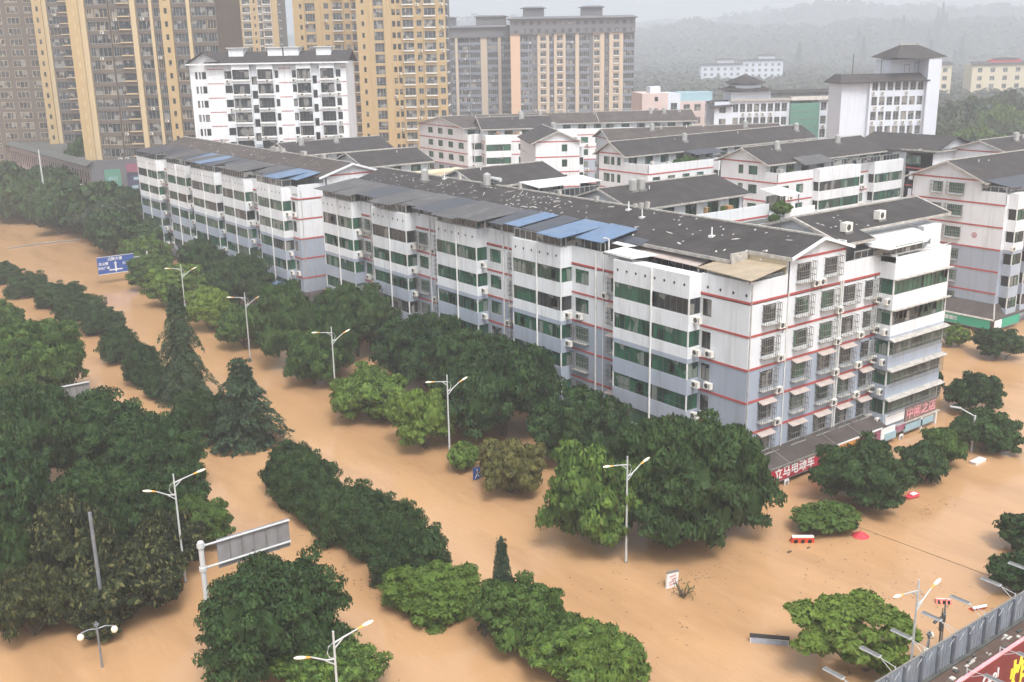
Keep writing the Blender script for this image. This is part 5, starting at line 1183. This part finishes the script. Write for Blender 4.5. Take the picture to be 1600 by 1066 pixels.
# little pedestrian sign on the flood
o=empty('pedestrian_sign',(50.3,73,-3),0,'small blue sign with a white walking figure, just above the water','road sign'); m=MB(); m.tube([(0,.05,0),(0,.05,4.1)],.05,'cage',8); m.build('post',o)
m=MB(); m.box(-.42,.42,-.03,.02,3.1,4.25,'signblue'); p=m.build('sign_panel',o); m=MB()
m.ell((0,-.05,4.02),.08,.02,.08,'signwhite',8,6); m.slab([(-.1,-.04,3.93),(.1,-.04,3.93),(.08,-.04,3.6),(-.08,-.04,3.6)],.0,'signwhite'); m.tube([(.0,-.04,3.65),(-.2,-.04,3.25)],.04,'signwhite',5); m.tube([(.0,-.04,3.65),(.2,-.04,3.3)],.04,'signwhite',5); m.tube([(-.02,-.04,3.88),(.24,-.04,3.66)],.03,'signwhite',5); m.build('figure',p)
o=empty('sign_arm_post',(52.4,91,-3),0,'white post with one slanting empty arm among the kerb trees','sign post'); m=MB(); m.tube([(0,0,0),(0,0,5.9)],.13,'lamp',10); m.build('post',o); m=MB(); m.box(-.12,2.6,-.12,.12,5.75,5.98,'lamp'); m.build('arm',o)
o=empty('notice_board',(49.9,48,-2),0,'tilted white notice board with pink marks, standing alone in the flood','notice board'); m=MB(); m.T=Matrix.Rotation(R(4),4,'Y')@RZ(-8); m.box(-.5,.5,-.08,.08,1.9,3.15,'signwhite'); m.box(-.52,.52,-.1,.1,3.15,3.25,'cage'); m.build('board',o)
m=MB(); m.T=Matrix.Rotation(R(4),4,'Y')@RZ(-8)
for a in ((-.3,2.15,.6),(-.35,2.35,.5),(-.1,2.55,.45),(-.3,2.8,.55)): m.slab([(a[0],-.09,a[1]),(a[0]+a[2],-.09,a[1]+.1),(a[0]+a[2],-.09,a[1]+.2),(a[0],-.09,a[1]+.1)],.0,'pinktext')
m.build('marking',o)
o=empty('driftwood',(49.7,46.4,0),0,'tangle of brown drifting branches beside the tilted notice board','driftwood'); m=MB(); q=random.Random(4)
for i in range(16):
    a=q.uniform(0,2*PI); l=q.uniform(.5,1.3); m.tube([(q.uniform(-.2,.2),q.uniform(-.2,.2),-.1),(math.cos(a)*l*.4,math.sin(a)*l*.4,l*.5),(math.cos(a)*l*.7,math.sin(a)*l*.6,l*q.uniform(.5,1.1))],.05,'bark',5,.015)
m.build('branches',o); m=MB()
for i in range(60):
    a=q.uniform(0,2*PI); l=q.uniform(.3,1.0); c=Vector((math.cos(a)*l,math.sin(a)*l*.8,q.uniform(.05,1.0))); d=Vector((q.uniform(-1,1),q.uniform(-1,1),q.uniform(0,1))).normalized()*.14; s=d.cross(Vector((0,0,1))).normalized()*.05; m.poly([c-d,c+s,c+d,c-s],'leafO')
m.build('leaves',o)
# beach of street lamps with globes
def globelamp(loc,rot,h,label):
    o=empty('globe_lamp',loc,rot,label,'street lamp'); m=MB(); m.tube([(0,0,0),(0,0,h)],.09,'steel',10,.06); m.tube([(0,0,h-.25),(0,0,h-.15)],.16,'steel',10); m.build('pole',o)
    for s_ in (-1,1):
        a=MB(); a.tube([(0,0,h-.5),(s_*.5,0,h-.42),(s_*1.0,0,h-.55)],.04,'steel',6); ar=a.build('arm',o); g=MB(); g.ell((s_*1.02,0,h-.82),.22,.22,.24,'lens',14,10); g.build('globe',ar)
globelamp((14.0,63.6,-3),-10,6.3,'old street lamp with two cream globes, in open water at the lower left')
o=globelamp((54.2,30.2,-3),25,6.2,'dark street lamp with hanging globes beside the traffic signal posts')
o=empty('post',(15.3,67.0,-3),0,'slim grey post rising out of the yellow-leaved grove','post'); m=MB(); m.tube([(0,0,0),(0,0,12.3)],.14,'steel',10,.12); m.build('pole',o)
o=empty('post',(10.6,72,-3),0,'short grey post in the flood at the far lower left','post'); m=MB(); m.tube([(0,0,0),(0,0,4.8)],.11,'cage',10); m.build('pole',o); m=MB(); m.box(-1.6,.6,-.5,.5,4.8,4.95,'cage'); m.build('plate',o)
# floating red-and-white things
def barrier(loc,rot,label,tip=0):
    o=empty('water_barrier',loc,rot,label,'traffic barrier','floating traffic barriers'); m=MB(); m.T=Matrix.Rotation(R(tip),4,'X')
    m.add([(-.95,-.3,-.2),(.95,-.3,-.2),(.95,.3,-.2),(-.95,.3,-.2),(-.85,-.13,.55),(.85,-.13,.55),(.85,.13,.55),(-.85,.13,.55)],[(3,2,1,0),(0,1,5,4),(1,2,6,5),(2,3,7,6),(3,0,4,7)],'plasticred')
    m.box(-.85,.85,-.13,.13,.55,.62,'signwhite'); m.build('body',o); g=MB(); g.T=Matrix.Rotation(R(tip),4,'X')
    for x in (-.55,.0,.55): g.slab([(x-.14,-.27,.05),(x+.14,-.27,.05),(x+.14,-.19,.4),(x-.14,-.19,.4)],.0,'dark')
    g.build('opening',o); return o
barrier((63.2,46.6,0),-38,'orange-red water barrier with a white top, floating by the low bush and red umbrella',20)
barrier((63.2,34.4,-.1),-45,'orange-red barrier floating behind the row of screen lamps',-30).scale=(.6,.7,.7)
barrier((64.4,32.6,-.1),-20,'half-sunk red and white barrier close to the right end of the rooftop screen',35).scale=(.7,.7,.7)
o=empty('umbrella',(67.6,44.3,-.5),0,'red parasol canopy floating beside the low bush','umbrella'); m=MB(); vs=[(0,0,.95)]+[(.72*math.cos(2*PI*i/8),.72*math.sin(2*PI*i/8),.52) for i in range(8)]; m.add(vs,[(0,1+i,1+(i+1)%8) for i in range(8)],'redroof'); m.add([(v[0],v[1],v[2]-.03) for v in vs],[(0,1+(i+1)%8,1+i) for i in range(8)],'redroof'); m.build('canopy',o); m=MB(); m.tube([(0,0,-.4),(0,0,1.1)],.03,'cage',6); m.build('pole',o)
m=MB(); m.slab([(-.9,-.2,.12),(.2,-.5,.2),(1.1,.1,.1),(.3,.4,.3),(-.7,.3,.15)],.05,'redroof'); m.slab([(-.3,-.2,.26),(.5,-.2,.26),(.4,.2,.3),(-.2,.2,.3)],.03,'signwhite'); o=m.build('banner'); o.location=(77.5,46.0,0); tag(o,'crumpled red and white banner at the edge of a side street tree','banner','banner')
m=MB(); m.add([(-.8,-.3,-.1),(.8,-.3,-.1),(.8,.3,-.1),(-.8,.3,-.1),(-.9,-.35,.25),(.9,-.35,.25),(.9,.35,.25),(-.9,.35,.25)],[(3,2,1,0),(0,1,5,4),(1,2,6,5),(2,3,7,6),(3,0,4,7),(4,5,6,7)],'signwhite'); o=m.build('floating_box'); o.location=(89,46.6,0); tag(o,'white box floating below the rightmost side street trees','box','box')
for i,(x,y,s) in enumerate(((61.0,46.1,.22),(62.7,45.6,.16))):
    m=MB(); m.slab([(-s,-s*.5,.05),(s,-s*.4,.08),(s*.9,s*.5,.05),(-s*.8,s*.4,.06)],.06,'bark'); o=m.build('floating_debris'); o.location=(x,y,0); tag(o,'brown scrap floating %s the orange-red barrier'%('left below' if i==0 else 'right below'),'debris','debris')
o=empty('light_box',(49.7,38.7,0),-48,'long pale light-box sign with a dark top, adrift near the bottom right','light box'); m=MB(); m.box(-1.25,1.25,-.14,.14,-.2,.42,'signwhite'); m.box(-1.28,1.28,-.18,.18,.42,.52,'dark'); m.build('case',o); m=MB(); m.box(-1.18,1.18,-.16,-.14,-.1,.36,'blue'); m.build('panel',o)
# signal posts
for i,(x,y,h) in enumerate(((57.3,31.2,5.9),(58.3,31.6,6.0))):
    o=empty('signal_post',(x,y,-3),i*30,['dark signal post with a camera head, left of the pair','grey signal post with a lamp box, right of the pair'][i],'signal post','signal posts'); m=MB(); m.tube([(0,0,0),(0,0,h)],.055,'framed' if i==0 else 'steel',8); m.build('pole',o)
    m=MB(); m.box(-.1,.1,-.1,.1,h-1.3,h-.7,'framed'); m.box(-.75,.1,-.03,.03,h-.3,h-.22,'framed'); m.box(-.9,-.6,-.08,.08,h-.45,h-.3,'steel'); m.tube([(0,0,h),(0,0,h+.35)],.03,'framed',5); m.build('signal_head',o)
o=empty('control_box',(59.0,31.0,-3),0,'grey-green control cabinet at the foot of the signal posts','cabinet'); m=MB(); m.box(-.4,.4,-.3,.3,0,3.1,'steel'); m.box(-.45,.45,-.35,.35,3.1,3.2,'cage'); m.build('case',o); m=MB(); m.box(-.3,.3,-.32,-.3,1.2,3.0,'cage'); m.build('door',o)
o=empty('arm_lamp',(91.0,48.4,-3.9),20,'slender single-arm lamp poking out of the side street trees','street lamp'); m=MB(); m.tube([(0,0,0),(0,0,7.6)],.1,'lamp',8); m.build('pole',o); m=MB(); m.tube([(0,0,7.5),(0,1.4,8.1)],.05,'lamp',6); m.box(-.13,.13,1.3,2.3,8.05,8.15,'lamp'); m.build('lamp_head',o)
m=MB(); m.tube([(68.8,46,.02),(69.1,40,.02),(69.4,33.8,.02)],.014,'bark',5); o=m.build('floating_cable'); tag(o,'thin dark cable floating across the side street water','cable')
m=MB(); m.tube([(44,231,.1),(51,232,.18),(58.6,231.6,.1)],.13,'cage',6); o=m.build('floating_railing'); tag(o,'pale floating railing line across the far avenue water','railing')
o=empty('signal_gantry',(62,299,-3),0,'white traffic signal gantry over the far end of the avenue','signal gantry'); m=MB(); m.tube([(0,0,0),(0,0,7.4)],.35,'lamp',8); m.build('post',o); m=MB(); m.tube([(0,0,7),(-26,0,7)],.26,'lamp',8); m.build('arm',o); m=MB(); m.box(-11,-9.8,-.4,.2,5.8,8.2,'lamp'); m.build('signal_head',o)
# scum and twigs drifting on the flood
q=random.Random(12); m=MB()
for cx_,cy_,sx_,sy_,n_ in ((37.5,63,.5,5,90),(32.5,66,.4,6,90),(40,84,.5,6,60),(53,48,3,.6,70),(75,43.5,3,.5,60),(62.5,40,2.5,4.5,110),(46,44,6,3,50),(26.5,56,1.2,9,120),(43.5,52,5,1.5,30),(47,75,.6,8,30),(60,37,4,3,60)):
    for i in range(n_):
        x=q.gauss(cx_,sx_); y=q.gauss(cy_,sy_); a=q.uniform(0,PI); l=q.uniform(.04,.13); w_=l*q.uniform(.2,.6)
        m.poly([(x-l*math.cos(a),y-l*math.sin(a),.012),(x+w_*math.sin(a),y-w_*math.cos(a),.02),(x+l*math.cos(a),y+l*math.sin(a),.012),(x-w_*math.sin(a),y+w_*math.cos(a),.02)],'bark')
o=m.build('floating_twigs'); tag(o,'scattered twigs and leaves drifting on the flood',None,None,'stuff')

# ------------------------------------------------------------ rooftop screen and billboard at the lower right
b=Bld('shop_building',(36,24.3,0),0,'brown brick parapet building with a rooftop sign structure, at the bottom right corner','building'); w=b.w
w.box(-12,44,-2.25,0,-3,7.35,'brick'); w.box(-12,44,-.3,-.02,7.35,7.45,'cond')
for i in range(150): x=random.uniform(-8,30); y_=random.uniform(-2.1,-.5); w.box(x,x+random.uniform(.08,.5),y_,y_+random.uniform(.03,.25),7.352,7.38+random.random()*.08,'stain' if i%3 else 'cond')
b.finish()
o=empty('corrugated_screen',(36,24.2,7.4),0,'corrugated grey steel screen with posts along the roof edge','screen'); m=MB()
x=-8.0
while x<34:
    for k in range(10): x0=x+k*.27; m.poly([(x0,0,0.05),(x0+.13,0,0.05),(x0+.13,0,1.62),(x0,0,1.62)],'galv'); m.poly([(x0+.13,0,.05),(x0+.16,.05,.05),(x0+.16,.05,1.62),(x0+.13,0,1.62)],'galv'); m.poly([(x0+.16,.05,.05),(x0+.24,.05,.05),(x0+.24,.05,1.62),(x0+.16,.05,1.62)],'galv'); m.poly([(x0+.24,.05,.05),(x0+.27,0,.05),(x0+.27,0,1.62),(x0+.24,.05,1.62)],'galv')
    x+=2.7
m.box(-8,34,.06,.1,.05,1.6,'steel'); m.build('panel',o); m=MB(); m.box(-8,34,-.01,.09,1.62,1.66,'cage'); m.build('top_rail',o)
for i in range(29):
    m=MB(); x=-7.6+i*1.45; m.box(x-.07,x+.07,-.14,-.01,0,1.6 if i%2 else 1.66,'steel'); m.build('upright',o)
for i in range(40):
    x=-6+i*.95; m=MB(); m.tube([(x,-.12,1.25),(x+.35,-.16,1.6)],.015,'lamp',4); m.build('stay',o)
def armlamp(loc,rot,label,group):
    o=empty('arm_lamp',loc,rot,label,'floodlight',group); m=MB(); m.box(-.025,.025,-.025,.025,-.75,.22,'lamp'); m.tube([(0,0,.18),(0,-.95,.3)],.018,'lamp',5); m.tube([(0,0,-.25),(0,-.8,.26)],.018,'lamp',5); m.build('bracket',o)
    m=MB(); m.box(-.13,.13,-1.95,-.85,.29,.36,'lamp'); m.box(-.11,.11,-1.93,-.87,.36,.38,'steel'); 
    for k in range(3): m.box(-.08+.06*k,-.05+.06*k,-1.9,-.9,.38,.395,'cage')
    m.build('lamp_head',o); return o
for i,x in enumerate((37.9,40.8,43.4,46.1,48.8,51.9,54.8)): armlamp((x,24.27,9.0),180,'white arm floodlight over the water side of the corrugated screen, %s from the left'%ORD[i].replace('nearest','first'),'floodlights on the screen')
for i,x in enumerate((43.3,46.3,49.3,52.3)): armlamp((x,22.05,9.0),0,'white arm floodlight reaching over the maroon billboard, %s from the left'%ORD[i].replace('nearest','first'),'floodlights on the billboard')
o=empty('billboard',(36,21.95,0),0,'maroon billboard with yellow and white lettering at the bottom right corner','billboard'); m=MB(); m.box(2,34,-.12,0,1.5,8.95,'maroon'); p=m.build('face',o); m=MB(); m.box(2,34,-.14,.02,8.95,9.03,'pinktext'); m.build('edge_trim',o)
text('lettering','炸鸡',2.0,'ytext',p,TR(13.0,-.13,7.0),.03,sx=.95); text('lettering','Cool',.75,'signwhite',p,TR(9.2,-.13,8.05),.03); text('lettering','R',.8,'signwhite',p,TR(14.3,-.13,6.0),.03)

# ------------------------------------------------------------ haze: one closed box of misty air
hz=MB(); hz.box(-3000,4600,-3000,4600,-5,330,'water'); hz.mats=[]; hz.m=[0]*len(hz.f)
ho=bpy.data.objects.new('haze',bpy.data.meshes.new('haze')); ho.data.from_pydata(hz.v,[],hz.f); COL.objects.link(ho); tag(ho,'thin grey rain mist hanging over the town',None,None,'stuff')
hm=bpy.data.materials.new('haze'); hm.use_nodes=True; t=hm.node_tree; t.nodes.clear()
pv=t.nodes.new('ShaderNodeVolumePrincipled'); pv.inputs['Color'].default_value=(.88,.92,.985,1); pv.inputs['Density'].default_value=.00068; pv.inputs['Anisotropy'].default_value=.2
ou=t.nodes.new('ShaderNodeOutputMaterial'); t.links.new(pv.outputs[0],ou.inputs['Volume']); ho.data.materials.append(hm)
